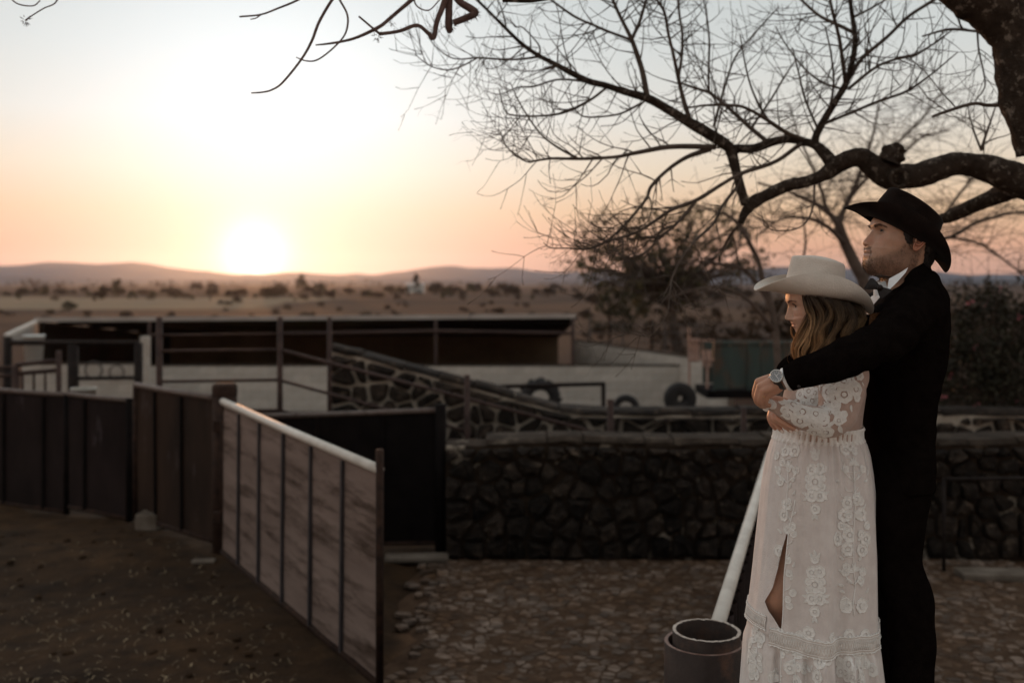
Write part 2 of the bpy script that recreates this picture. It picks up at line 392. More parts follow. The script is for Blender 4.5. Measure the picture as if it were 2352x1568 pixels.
# ------------------------------------------------------------------ sheet-metal corral panels
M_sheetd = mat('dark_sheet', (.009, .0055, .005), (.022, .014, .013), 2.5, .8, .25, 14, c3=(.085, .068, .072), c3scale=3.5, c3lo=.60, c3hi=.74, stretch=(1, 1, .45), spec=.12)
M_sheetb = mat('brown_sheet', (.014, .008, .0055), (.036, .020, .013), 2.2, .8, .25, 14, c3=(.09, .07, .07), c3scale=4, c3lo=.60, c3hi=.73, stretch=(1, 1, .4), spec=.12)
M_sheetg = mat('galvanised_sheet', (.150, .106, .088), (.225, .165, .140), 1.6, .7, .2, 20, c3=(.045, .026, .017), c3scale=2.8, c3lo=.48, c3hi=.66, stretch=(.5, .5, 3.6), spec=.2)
M_raild = mat('rusty_rail', (.075, .050, .040), (.16, .118, .098), 9, .6, .3, 50, c3=(.05, .022, .014), c3scale=9, c3lo=.5, c3hi=.65)
M_railw = mat('worn_white_rail', (.52, .47, .41), (.66, .61, .54), 6, .5, .15, 60, c3=(.20, .13, .09), c3scale=14, c3lo=.64, c3hi=.75)
M_rust = mat('rusty_steel', (.016, .009, .007), (.045, .024, .016), 14, .8, .4, 60, spec=.15, c3=(.11, .045, .024), c3scale=22, c3lo=.6, c3hi=.72)
M_black = mat('black_steel', (.004, .0028, .0026), (.009, .0065, .006), 6, .85, .3, 40, spec=.08)
M_groove = mat('seam_steel', (.020, .016, .018), (.04, .033, .036), 8, .6, .2, 40)
def panel(name, label, cat, A, B, seams, msheet, mrail, rr=.028, ribs=True, end_post=None, gap=.0):
    """A, B: (top point, bottom point) at the two ends"""
    At, Ab = map(Vector, A); Bt, Bb = map(Vector, B); t = thing(name, label, cat)
    side = (Bt-At).normalized().cross(Vector((0, 0, 1))).normalized()
    if side.y > 0: side = -side
    ss = [0]+list(seams)+[1]
    top = lambda s: At.lerp(Bt, s); bot = lambda s: Ab.lerp(Bb, s)
    for i in range(len(ss)-1):
        a, b = ss[i]+.0015, ss[i+1]-.0015; n = 7; V = []
        for j in range(6):
            f = j/5; row = []
            for k in range(n):
                s = a+(b-a)*k/(n-1); p = bot(s).lerp(top(s), f)
                row.append(p+side*(.004*math.sin(f*5+i*2.1)*math.sin(PI*k/(n-1))+.003*random.uniform(-1, 1)))
            V.append(row)
        W = [[p-side*.006 for p in r] for r in V]
        mb = MB().grid(V); mb.grid(W); mb.build('sheet', msheet, t, smooth=True)
    for s in (seams if ribs else []):
        MB().bar(bot(s)+side*.012, top(s)+side*.012-Vector((0, 0, .04)), .030, .020, up=side).build('rib', M_groove if msheet is M_sheetg else M_black, t)
    MB().tube([At, At.lerp(Bt, .5)-Vector((0, 0, .006)), Bt], rr, 12).build('top_rail', mrail, t, smooth=True)
    MB().tube([Ab, Bb], rr*.8, 10).build('bottom_rail', M_rust, t, smooth=True)
    for e in (end_post or []):
        s, up, r, m = e; p0 = bot(s); p1 = top(s)+Vector((0, 0, up))
        MB().tube([(p1.x, p1.y, -.05 if r > .03 else p0.z-.02), p1], r, 12).build('end_post', m, t, smooth=True)
    setbase(t, ((At+Bt)/2).xy.to_3d()); return t
def frac(xs, x0, x1, Y0, Y1):      # photo columns -> fraction along a receding panel
    out = []
    for x in xs:
        u = (x-CX)/FD; X0, X1 = (x0-CX)/FD*Y0, (x1-CX)/FD*Y1
        out.append((u*Y0-X0)/((X1-X0)-u*(Y1-Y0)))
    return out
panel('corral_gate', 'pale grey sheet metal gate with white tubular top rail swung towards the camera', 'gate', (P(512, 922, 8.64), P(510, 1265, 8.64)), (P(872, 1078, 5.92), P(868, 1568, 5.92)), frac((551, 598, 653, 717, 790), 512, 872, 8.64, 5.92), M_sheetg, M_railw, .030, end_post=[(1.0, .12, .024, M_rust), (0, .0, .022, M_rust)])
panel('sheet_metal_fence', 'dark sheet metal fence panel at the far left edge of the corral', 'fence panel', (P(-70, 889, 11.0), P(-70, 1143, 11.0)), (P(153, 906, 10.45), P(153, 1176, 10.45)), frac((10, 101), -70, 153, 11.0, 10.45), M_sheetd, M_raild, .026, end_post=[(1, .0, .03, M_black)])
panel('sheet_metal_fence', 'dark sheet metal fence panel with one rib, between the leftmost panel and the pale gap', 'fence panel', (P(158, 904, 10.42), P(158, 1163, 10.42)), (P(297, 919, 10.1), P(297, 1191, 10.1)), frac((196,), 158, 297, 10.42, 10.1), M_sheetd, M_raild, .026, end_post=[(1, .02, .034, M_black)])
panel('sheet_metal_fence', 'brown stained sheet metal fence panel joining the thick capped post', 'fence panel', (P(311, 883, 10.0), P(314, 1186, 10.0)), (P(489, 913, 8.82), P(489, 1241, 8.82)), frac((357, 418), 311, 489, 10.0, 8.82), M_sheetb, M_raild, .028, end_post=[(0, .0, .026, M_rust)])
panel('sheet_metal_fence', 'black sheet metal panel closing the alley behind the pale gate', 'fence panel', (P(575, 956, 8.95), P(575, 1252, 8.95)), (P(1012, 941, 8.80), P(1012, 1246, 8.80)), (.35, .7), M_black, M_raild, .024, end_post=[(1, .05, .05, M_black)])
# thick capped post
def big_post():
    t = thing('gate_post', 'thick rusty steel post with a flat cap between brown panel and pale gate', 'post'); c = P(516, 1285, 8.86); r = .108
    MB().tube([(c.x, c.y, -.05), (c.x, c.y, 1.44)], r, 24).build('post_pipe', M_rust, t, smooth=True)
    b = MB(); zs = [(1.40, r+.002), (1.475, r+.003), (1.498, r-.004), (1.508, r-.02), (1.510, .001)]
    b.grid([[(c.x+q*math.cos(a), c.y+q*math.sin(a), z) for a in np.linspace(0, 2*PI, 24, endpoint=False)] for z, q in zs], closeu=True); b.build('cap', M_rust, t, smooth=True)
    MB().tube([(c.x+.02, c.y-r-.008, 1.40), (c.x+.02, c.y-r-.008, 0)], .012, 8).build('weld_seam', M_rust, t, smooth=True)
    for z in (.35, 1.15): MB().box((c.x-.02, c.y-r-.03, z), (.07, .07, .10)).build('hinge', M_rust, t, bevel=.006)
    setbase(t, (c.x, c.y, 0))
big_post()
M_concd = mat('dirty_concrete', (.10, .078, .06), (.19, .155, .125), 5, .95, .5, 30, spec=.1)
# pale footing blocks
for lab, (x, y, Y), d in (('pale concrete footing block under the brown fence panel', (346, 1222, 9.75), (.22, .22, .16)), ('thin pale board lying at the foot of the thick post', (468, 1283, 8.55), (.2, .1, .03)), ('flat pale concrete sill lying in the alley opening beside the stone wall', (957, 1282, 8.62), (.55, .16, .05))):
    p = P(x, y, Y); o = MB().box((p.x, p.y, d[2]/2), d, Matrix.Rotation(random.uniform(-.1, .25), 3, 'Z')).build('concrete_block', M_concd, bevel=.015); tag(o, lab, 'concrete block' if 'block' in lab else ('board' if 'board' in lab else 'sill'))
# ------------------------------------------------------------------ pipe fences
M_pipe = mat('brown_pipe', (.028, .015, .012), (.060, .033, .026), 10, .65, .2, 40, c3=(.10, .055, .042), c3scale=12, c3lo=.6, c3hi=.72, spec=.2)
M_pipeb = mat('dark_pipe', (.010, .0065, .0055), (.022, .015, .0125), 10, .75, .2, 40, spec=.15)
def pipe_fence(name, label, posts, rails, m, n=10, cat='pipe fence'):
    t = thing(name, label, cat)
    for a, b, r in posts: MB().tube([a, b], r, n).build('post', m, t, smooth=True)
    for a, b, r in rails: MB().tube([a, b], r, n).build('rail', m, t, smooth=True)
    setbase(t, (posts[0][0][0], posts[0][0][1], 0)); return t
Yf = 10.75
def vp(x, ytop, Y, r, zb=0): q = P(x, ytop, Y); return (Vector((q.x, Y, zb-.05)), q, r)
pipe_fence('pipe_fence', 'brown steel pipe fence with tall posts standing before the long shed', [vp(366, 728, Yf, .034), vp(643, 728, Yf, .03), vp(757, 728, 10.9, .026)],
    [(P(366, y, Yf), P(643, y2, Yf), .017) for y, y2 in ((806, 803), (876, 872), (944, 942))]+[(P(350, 770, Yf), P(672, 766, Yf), .013)], M_pipe)
pipe_fence('ramp_railing', 'dark steel handrail descending beside the sloping stone wall', [vp(1073, 861, 10.2, .03), vp(1402, 917, 9.9, .034), vp(1708, 935, 9.9, .03)],
    [(P(643, 803, Yf), P(1400, 1001, 9.9), .019), (P(643, 873, Yf), P(1080, 992, 10.2), .017), (P(643, 942, Yf), P(700, 955, Yf), .015)], M_pipe, cat='railing')
pipe_fence('pipe_barrier', 'dark square pipe frame standing in front of the big lugged tyre', [vp(1386, 880, 13.5, .034, -.1), vp(1095, 889, 13.5, .03, -.1)], [(P(1085, 889, 13.5), P(1390, 881, 13.5), .032)], M_pipeb, 6, 'pipe frame')
pipe_fence('pipe_hurdle', 'thin pipe hurdle standing on the cobbles at the right edge behind the groom', [vp(2168, 1100, 8.3, .016), vp(2440, 1097, 8.3, .016)], [(P(2166, 1100, 8.3), P(2442, 1097, 8.3), .015)], M_pipeb, 8, 'hurdle')
o = MB().box((P(2310, 1300, 8.1).x, 8.1, .03), (.75, .22, .06), Matrix.Rotation(-.06, 3, 'Z')).build('concrete_slab', M_concd, bevel=.015); tag(o, 'narrow concrete slab on the cobbles below the pipe hurdle at right', 'slab')
# left-hand pens
pipe_fence('pen_frame', 'black square tube pen frame in front of the shed at far left', [vp(18, 773, 14, .055), vp(168, 790, 14, .075), vp(318, 787, 14, .06)], [(P(18, 787, 14), P(318, 787, 14), .04), (P(-60, 852, 14), P(18, 852, 14), .02), (P(168, 869, 14), P(318, 867, 14), .03)], M_pipeb, 6, 'pen frame')
t = pipe_fence('barred_gate', 'brown barred cattle gate leaning low at the far left behind the panels', [vp(36, 838, 12.4, .045), vp(135, 806, 12.4, .035)], [(P(36, 838, 12.4), P(128, 828, 12.4), .028), (P(36, 858, 12.4), P(130, 850, 12.4), .028), (P(-60, 845, 12.4), P(36, 843, 12.4), .022), (P(-60, 864, 12.4), P(36, 862, 12.4), .022)]+[(P(x, 858, 12.4), P(x, 900, 12.4), .016) for x in (52, 78, 104)], M_pipe, 8, 'gate')
# ------------------------------------------------------------------ long shed
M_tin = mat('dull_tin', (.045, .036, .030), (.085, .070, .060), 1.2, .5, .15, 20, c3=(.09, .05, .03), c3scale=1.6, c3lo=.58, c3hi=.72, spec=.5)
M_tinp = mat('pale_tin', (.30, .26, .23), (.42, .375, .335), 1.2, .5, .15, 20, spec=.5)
M_white = mat('whitewashed_block', (.42, .37, .32), (.58, .525, .465), 1.4, .9, .4, 18, c3=(.36, .29, .23), c3scale=1.1, c3lo=.5, c3hi=.68, spec=.2, island=.10)
M_brown = mat('brown_plaster', (.085, .055, .034), (.14, .095, .06), .9, .95, .3, 10, c3=(.10, .06, .035), c3scale=.8, spec=.1)
M_brownd = mat('interior_shade_wall', (.018, .012, .008), (.035, .023, .015), 1.2, .95, .3, 12, spec=.1)  # dark colour stands in for the shade under the shed roof
def blocks(t, A, B, zt, zb_, bl=.40, bh=.21, th=.16, m=None):
    """courses of blocks between plan points A and B"""
    A = Vector((*A, 0)); B = Vector((*B, 0)); d = (B-A); L = d.length; d.normalize(); rot = Matrix.Rotation(math.atan2(d.y, d.x), 3, 'Z')
    rows = max(1, round((zt-zb_)/bh)); bh = (zt-zb_)/rows
    n = max(1, round(L/bl)); bl = L/n
    me = MB().box((0, 0, 0), (bl-.012, th, bh-.012)).mesh('block'); me.materials.append(m or M_white)
    mh = MB().box((0, 0, 0), (bl/2-.012, th, bh-.012)).mesh('half_block'); mh.materials.append(m or M_white)
    for r in range(rows):
        off = 0 if r % 2 == 0 else bl/2; xs = []; x = 0
        if off: xs.append((bl/4, mh)); x = bl/2
        while x+bl <= L+.001: xs.append((x+bl/2, me)); x += bl
        if L-x > bl*.3: xs.append((x+bl/4, mh))
        for s, mm in xs:
            o = obj('block', mm, None, t); p = A+d*s; o.location = (p.x, p.y+random.uniform(-.004, .004), zb_+bh*(r+.5)); o.rotation_euler = rot.to_euler()
    core = MB().box((0, 0, 0), (L-.02, th-.016, zt-zb_-.012), rot); c = (A+B)/2; core.v = [(v[0]+c.x, v[1]+c.y, v[2]+(zt+zb_)/2) for v in core.v]; core.build('mortar_core', M_mortar, t)
    cp = MB().box((0, 0, 0), (L, th+.03, .03), rot); cp.v = [(v[0]+c.x, v[1]+c.y, v[2]+zt+.016) for v in cp.v]; cp.build('coping', M_cap, t)
def shed():
    t = thing('long_shed', 'long low livestock shed with mono pitch tin roof across the middle distance', 'shed')
    Yf, Yb = 24.4, 33.5; xl, xr = P(86, 0, Yf).x, P(1322, 0, Yf).x
    zf = lambda x: np.interp(x, [xl, xr], [1.535, 1.625]); zbk = lambda x: np.interp(x, [xl, xr], [.70, .70])
    nsh = 12
    for i in range(nsh):
        a, b = xl+(xr-xl)*i/nsh, xl+(xr-xl)*(i+1)/nsh; xs = np.linspace(a+.004, b+(.05 if i < nsh-1 else 0), 26)
        V = [[(x, Yf+(Yb-Yf)*f, zf(x)*(1-f)+zbk(x)*f+.02*math.cos(x*2*PI/.18)+.004*(i % 2)) for x in xs] for f in np.linspace(0, 1, 5)]
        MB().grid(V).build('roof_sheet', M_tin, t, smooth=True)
    segs = [xl-.05, P(366, 0, Yf).x, P(720, 0, Yf).x, P(1080, 0, Yf).x, xr+.02]
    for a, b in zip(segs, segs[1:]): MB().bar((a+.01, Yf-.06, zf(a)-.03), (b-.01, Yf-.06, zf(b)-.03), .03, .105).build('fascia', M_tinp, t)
    for k in range(5):
        f = .12+.2*k; MB().bar((xl, Yf+(Yb-Yf)*f, zf(xl)*(1-f)+zbk(xl)*f-.07), (xr, Yf+(Yb-Yf)*f, zf(xr)*(1-f)+zbk(xr)*f-.07), .06, .08).build('purlin', M_black, t)
    MB().box(((xl+xr)/2, Yb+.1, -.2), (xr-xl, .16, 1.78)).build('back_wall', M_brown, t)
    MB().add([(xl+d_, y_, z_) for d_ in (.02, .14) for y_, z_ in ((Yf+.02, -1.05), (Yf+.02, 1.44), (Yb, .62), (Yb, -1.05))], [(0, 1, 2, 3), (7, 6, 5, 4), (0, 4, 5, 1), (1, 5, 6, 2), (2, 6, 7, 3)]).build('end_wall', M_brownd, t)
    MB().bar((xr, Yf, 1.57), (xr, Yb, .63), .09, .10).build('verge_board', M_pipe, t)
    for x in (P(757, 0, 24.1).x, P(1001, 0, 24.1).x, P(1316, 0, 24.1).x, P(343, 0, 24.1).x): MB().tube([(x, 24.1, -.9), (x, 24.1, zf(x)-.1)], .045, 8).build('post', M_pipe, t, smooth=True)
    MB().tube([P(655, 766, 23.9), P(757, 765, 23.9), P(1001, 760, 23.9), P(1160, 763, 23.9), P(1312, 765, 23.9)], .04, 8).build('front_rail', M_pipe, t, smooth=True)
    # sloping side screen at the left end
    q0, q1 = P(86, 738, Yf), P(13, 772, 21.0)
    ns = 5
    for i in range(ns):
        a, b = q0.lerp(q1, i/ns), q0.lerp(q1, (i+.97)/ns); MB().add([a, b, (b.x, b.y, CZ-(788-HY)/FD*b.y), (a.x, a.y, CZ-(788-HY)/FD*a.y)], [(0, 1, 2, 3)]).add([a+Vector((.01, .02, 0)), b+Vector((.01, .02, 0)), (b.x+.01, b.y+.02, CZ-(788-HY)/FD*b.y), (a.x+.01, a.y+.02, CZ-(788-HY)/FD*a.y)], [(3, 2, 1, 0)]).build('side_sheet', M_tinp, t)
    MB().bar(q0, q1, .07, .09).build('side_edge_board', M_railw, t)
    MB().tube([(q1.x, q1.y, -.7), q1], .06, 8).build('post', M_pipe, t, smooth=True)
    setbase(t, (xl, Yf, -.9))
shed()
def low_walls():
    t = thing('block_wall', 'low whitewashed block wall along the front of the long shed', 'block wall')
    blocks(t, (P(352, 0, 24).x, 23.75), (P(1590, 0, 24).x, 23.75), .43, -.95); setbase(t, (0, 23.75, -.95))
    t = thing('block_wall', 'low block wall behind the pen frame at far left with pale end pier', 'block wall')
    blocks(t, (P(60, 0, 22).x, 21.9), (P(322, 0, 22).x, 21.9), .62, -.85)
    o = MB().box((P(334, 0, 21.5).x, 21.5, .2), (.17, .17, 2.1)).build('end_pier', M_white, t, bevel=.01); setbase(t, (P(200, 0, 22).x, 21.9, -.85))
    t = thing('block_wall', 'pale boundary wall running from the shed towards the green trailer', 'block wall')
    blocks(t, (1.95, 30.2), (4.75, 21.6), .66, -1.0, .5, .22); setbase(t, (3.3, 26, -1))
low_walls()
# feed tubs, tyres and odd things in the pens
M_rub = mat('tyre_rubber', (.012, .010, .010), (.026, .022, .020), 12, .8, .3, 50, spec=.3)
M_rubg = mat('dusty_rubber', (.06, .05, .045), (.12, .10, .09), 8, .9, .3, 40, spec=.2)
def tyre(name, label, c, r, w, yaw=0, lugs=0, m=None, hole=.48, lean=0):
    t = thing(name, label, 'tyre'); pr = []
    for a in np.linspace(-PI*.86, PI*.86, 15): pr.append((r*(1+hole)/2+r*(1-hole)/2*np.sign(math.cos(a))*abs(math.cos(a))**.6, w/2*np.sign(math.sin(a))*abs(math.sin(a))**.6))
    V = []; rt = Matrix.Rotation(yaw, 3, 'Z') @ Matrix.Rotation(lean, 3, 'X'); c = Vector(c)
    for ph in np.linspace(0, 2*PI, 40, endpoint=False): V.append([c+rt @ Vector((q*math.cos(ph), s, q*math.sin(ph))) for q, s in pr])
    V.append(V[0]); MB().grid(V).build('carcass', m or M_rub, t, smooth=True)
    for k in range(lugs):
        ph = 2*PI*k/lugs; sd = 1 if k % 2 else -1
        mm = Matrix.Rotation(-ph, 3, 'Y'); b = MB().box((r+.012, sd*w*.24, 0), (.05, w*.46, r*.09), Matrix.Rotation(sd*.5, 3, 'X'))
        b.v = [tuple(c+rt @ (mm @ Vector(v))) for v in b.v]; b.build('lug', m or M_rub, t)
    setbase(t, (c.x, c.y, c.z-r)); return t
p = P(1240, 917, 22); tyre('tractor_tyre', 'big lugged tractor tyre standing on edge against the white wall', p, .44, .34, .12, 22)
p = P(1438, 937, 20); tyre('car_tyre', 'smaller smooth tyre standing on edge to the right of the pipe frame', p, .275, .2, -.15)
for lab, x, y, Y, r, m in (('faded grey tyre hung on the pen wall, left of the thin hoop', 215, 850, 21.6, .20, M_rubg), ('thin grey hoop hung on the pen wall beside the faded tyre', 268, 855, 21.6, .17, M_rubg)):
    tyre('wall_tyre', lab, P(x, y, Y), r, .10 if 'hoop' not in lab else .05, 0, 0, m, .55 if 'hoop' not in lab else .82)
M_bkt = mat('white_plastic', (.60, .62, .60), (.72, .73, .70), 6, .5, .1, 30)
def lathe(prof, c, n=24): return [[(c[0]+q*math.cos(a), c[1]+q*math.sin(a), c[2]+z) for a in np.linspace(0, 2*PI, n, endpoint=False)] for q, z in prof]
M_barrel = mat('dirty_white_plastic', (.30, .27, .23), (.42, .39, .34), 6, .6, .1, 30)
p = P(78, 832, 20.5)
def tub(name, lab, p, r, h, m, cat='tub'):
    t = thing(name, lab, cat); b = MB().grid(lathe([(.001, 0), (r*.8, 0), (r, h), (r*1.04, h), (r*1.04, h-.02), (r*.93, h-.02), (r*.76, .03), (.001, .03)], p), closeu=True); b.build('shell', m, t, smooth=True)
    MB().grid(lathe([(r*1.0, h-.015), (r*1.08, h-.02), (r*1.08, h+.012), (r*.98, h+.012), (r*.96, h-.01)], p), closeu=True).build('rim', m, t, smooth=True); setbase(t, p)
tub('feed_drum', 'white plastic drum standing in the shadow of the shed at far left', p, .20, .55, M_bkt, 'drum')
q_ = P(192, 0, 13.2); tub('feed_barrel', 'pale feed barrel whose rim just shows above the dark panels, left of the pale pier', Vector((q_.x, q_.y, -.02)), .155, 1.02, M_barrel, 'barrel')
# ------------------------------------------------------------------ green trailer
M_green = mat('faded_green_paint', (.020, .034, .029), (.038, .060, .050), 3, .6, .2, 30, c3=(.085, .038, .018), c3scale=2.6, c3lo=.48, c3hi=.64, stretch=(1, 1, .35))
M_salmon = mat('salmon_board', (.28, .16, .12), (.38, .25, .20), 5, .7, .2, 30)
def trailer():
    t = thing('farm_trailer', 'faded green slatted farm trailer with rust streaks behind the bride', 'trailer'); Y = 20.0
    a, b = P(1640, 0, Y).x, P(1960, 0, Y).x; zt, zb_ = P(0, 790, Y).z, P(0, 893, Y).z
    n = 9
    for i in range(n):
        x0 = a+(b-a)*i/n; MB().box((x0+(b-a)/n*.5, Y, (zt+zb_)/2+.02*(i % 3)), ((b-a)/n-.02, .03, zt-zb_)).build('side_slat', M_green, t)
    for x in np.linspace(a, b, 5): MB().box((x, Y-.035, (zt+zb_)/2), (.05, .04, zt-zb_+.06)).build('stake', M_green, t)
    MB().box(((a+b)/2, Y-.03, zt+.03), (b-a, .07, .06)).build('top_rail', M_green, t)
    MB().box(((a+b)/2, Y+.6, P(0, 905, Y).z), (b-a+.3, 1.3, .16)).build('chassis', M_black, t)
    MB().box(((a+b)/2, Y+1.2, (zt+zb_)/2), (b-a, .03, zt-zb_)).build('far_side', M_green, t)
    for x0, x1, y0, y1 in ((1581, 1586, 751, 890), (1588, 1596, 777, 831), (1597, 1605, 777, 831), (1613, 1620, 804, 842), (1623, 1634, 804, 842), (1622, 1627, 842, 892)):
        q0, q1 = P(x0, y0, Y-.2), P(x1, y1, Y-.2); MB().box(((q0.x+q1.x)/2, Y-.2+.002*(x0 % 7), (q0.z+q1.z)/2), (q1.x-q0.x, .04, q0.z-q1.z)).build('tail_board', M_salmon, t)
    for y in (782, 826): q0, q1 = P(1580, y, Y-.24), P(1640, y, Y-.24); MB().bar((q0.x, Y-.24, q0.z), (q1.x, Y-.24, q1.z), .03, .04).build('tail_rail', M_salmon, t)
    setbase(t, (a, Y, -.5))
    w = tyre('wheel', '', P(1562, 915, 19.4), .32, .24, .1, hole=.16); w['label'] = 'dark trailer wheel left of the green trailer against the pale wall'; w.name = 'spare_wheel'
trailer()
def wire_fence():
    t = thing('wire_fence', 'wire fence on thin posts beyond the shed, under the leafy tree', 'fence'); Y = 31.0
    ps = [(1355, 728, .045), (1400, 722, .05), (1430, 742, .035), (1497, 735, .05), (1527, 738, .045), (1600, 738, .045)]
    for x, y, r in ps: q = P(x, y, Y); MB().tube([(q.x, Y, -1.1), q], r, 6).build('post', M_pipeb if r > .046 else M_rubg, t)
    for z in (.55, .85, 1.1): MB().tube([(P(1322, 0, Y).x, Y-.05, z), (P(1620, 0, Y).x, Y-.05, z)], .012, 4).build('wire', M_rubg, t)
    setbase(t, (P(1355, 0, Y).x, Y, -1))
wire_fence()
# foreground pipe post and the white-railed gate beside the couple
def pipe_post():
    t = thing('pipe_post', 'wide rusty steel pipe with a second pipe nested inside, beside the white dress', 'pipe post'); c = P(1616, 1500, 3.72); ro, ri = .1465, .126
    zt = P(0, 1506, 3.60).z+.01
    b = MB().grid(lathe([(ro, -zt), (ro, -.004), (ro-.004, 0), (ro-.014, 0), (ro-.016, -.004), (ro-.016, -zt)], (c.x, c.y, zt), 64), closeu=True); b.build('outer_pipe', M_pipeg, t, smooth=True)
    n = 64; V = []
    for q, z in ((ri, -zt), (ri, .036), (ri-.003, .04), (ri-.011, .041), (ri-.013, .036), (ri-.013, -zt)):
        V.append([(c.x+.012+q*math.cos(a), c.y+.004+q*math.sin(a), zt+z+(.0035*mnoise.noise(Vector((math.cos(a)*9, math.sin(a)*9, q*30))) if z > 0 else 0)) for a in np.linspace(0, 2*PI, n, endpoint=False)])
    MB().grid(V, closeu=True).build('inner_pipe', M_pipeg, t, smooth=True)
    MB().grid(V[2:4]+[V[4]], closeu=True)
    MB().grid([[(c.x+.012+q*math.cos(a), c.y+.004+q*math.sin(a), zt+.0415+(.0035*mnoise.noise(Vector((math.cos(a)*9, math.sin(a)*9, q*30))))) for a in np.linspace(0, 2*PI, n, endpoint=False)] for q in (ri-.0005, ri-.0125)], closeu=True).build('cut_edge', M_cut, t, smooth=True)
    MB().grid([[(c.x+q*math.cos(a), c.y+q*math.sin(a), zt+.0008) for a in np.linspace(0, 2*PI, n, endpoint=False)] for q in (ro-.002, ro-.0145)], closeu=True).build('cut_edge', M_cut2, t, smooth=True)
    MB().tube([(c.x, c.y, .4), (c.x, c.y, zt-.35)], ri-.016, 24).build('fill', M_dirtc, t)
    setbase(t, (c.x, c.y, 0))
M_pipeg = mat('grey_rusty_pipe', (.016, .010, .0085), (.040, .026, .021), 7, .5, .2, 60, c3=(.10, .046, .026), c3scale=6, c3lo=.52, c3hi=.72, spec=.25)
M_cut = mat('cut_steel_edge', (.30, .22, .17), (.52, .44, .37), 40, .55, .3, 90)
M_cut2 = mat('cut_steel_edge_rusty', (.15, .07, .05), (.30, .20, .16), 40, .6, .3, 90)
pipe_post()
def side_gate():
    A, B = P(1640, 1462, 3.86), P(1775, 1003, 8.2); B.z = A.z
    B = P(1768, 650+(CZ-A.z)*FD/8.0, 8.0)
    t = thing('side_gate', 'corrugated dark gate with round white top rail running behind the bride', 'gate')
    MB().tube([A, A.lerp(B, .5), B], .030, 16).build('top_rail', M_railw, t, smooth=True)
    d = (B-A).normalized(); sd = d.cross(Vector((0, 0, 1))); L = (B-A).length; V = []
    for s in np.arange(0.02, L, .02): 
        p = A+d*s+sd*(.03+.016*math.sin(s*2*PI/.16)); V.append([(p.x, p.y, z) for z in (A.z-.02, .8, .4, .05)])
    MB().grid(V).build('corrugated_sheet', M_sheetd, t, smooth=True)
    MB().tube([A+Vector((0, 0, -.03)), (A.x, A.y, -.05)], .03, 12).build('end_post', M_rust, t, smooth=True)
    setbase(t, (A.x, A.y, 0))
side_gate()
# ================================================================== VEGETATION
M_bark = mat('lichen_bark', (.026, .019, .014), (.060, .045, .034), 22, .95, 1.0, 60, spec=.1, c3=(.20, .17, .14), c3scale=24, c3lo=.55, c3hi=.63)
M_twig = mat('grey_twig', (.060, .045, .036), (.105, .082, .066), 12, .9, .4, 60, spec=.15)
M_twigr = mat('reddish_twig', (.085, .052, .044), (.15, .10, .085), 16, .9, .6, 60, spec=.15)
TW = random.Random(11)
def knobby(pts, rad, amp, seed, step=3):
    q = spline(np.column_stack([np.array([tuple(p) for p in pts]), rad]), max(4, len(pts)*step)); out = []; rr = []
    for i, a in enumerate(q):
        n = mnoise.noise(Vector((a[0]*6+seed, a[1]*6, a[2]*6))); out.append((a[0], a[1], a[2])); rr.append(max(a[3]*(1+amp*n), .0006))
    return out, rr
def rough_limb(mb, pts, rad, n=18, amp=.10, seed=0):      # bark with lumps
    p, r = knobby(pts, rad, .12, seed, 6); b = MB().tube(p, r, n)
    A = np.array(b.v); ctr = np.repeat(np.array(p), n, axis=0); d = A-ctr
    for i in range(len(A)):
        k = 1+amp*mnoise.noise(Vector(A[i]*14+seed))+amp*.8*mnoise.noise(Vector(A[i]*37)); A[i] = ctr[i]+d[i]*k
    mb.add(A, b.f)
def grow(mb, p, d, L, r, trop, depth=0, wig=.16, sides=5, hair=0.3, droop=0.0, sub=1.0):
    n = max(4, int(L/.035)); st = L/n; pts = [np.array(p)]; d = np.array(d, float); d /= np.linalg.norm(d); rad = [r]
    for i in range(n):
        f = i/n; d = d+np.array((TW.gauss(0, wig), TW.gauss(0, wig), TW.gauss(0, wig)))*(.34 if i % 3 else .95); d[2] += (trop*(f**1.2)*.42-droop*(1-f)*.25)*st/.035*.5; d /= np.linalg.norm(d)
        pts.append(pts[-1]+d*st); k = 1.0 if i % 4 else 1.22
        rad.append(max(r*(1-.62*(i+1)/n)*k, .0009))
    rad[-1] *= 1.35
    mb.tube(pts, rad, sides)
    if depth > 0:
        for _ in range(int(round(sub*TW.uniform(1.2, 3.6)*L/.25))):
            i = TW.randrange(max(1, n//6), n); t = pts[min(i+1, n)]-pts[i]; t /= np.linalg.norm(t)
            side = np.cross(t, np.array((TW.gauss(0, .5), 1, TW.gauss(0, .3)))); side /= np.linalg.norm(side); side *= TW.choice((-1, 1))
            dd = t*.75+side*TW.uniform(.5, 1.1)+np.array((0, TW.gauss(0, .3), .1))
            grow(mb, pts[i], dd, L*TW.uniform(.3, .65), max(rad[i]*.7, .0014), trop, depth-1, wig, sides if sides < 5 else 4, hair, droop, sub)
    if TW.random() < hair:
        for _ in range(TW.randrange(2, 6)):
            e = pts[-1-TW.randrange(0, min(4, n))]; dd = np.array((TW.gauss(-.2, .6), TW.gauss(0, .6), TW.gauss(-.1, .6))); dd /= np.linalg.norm(dd); l = TW.uniform(.03, .085)
            mb.tube([e, e+dd*l*.5, e+dd*l+np.array((0, 0, -l*.25))], [.0006, .0005, .0003], 3, cap=False)
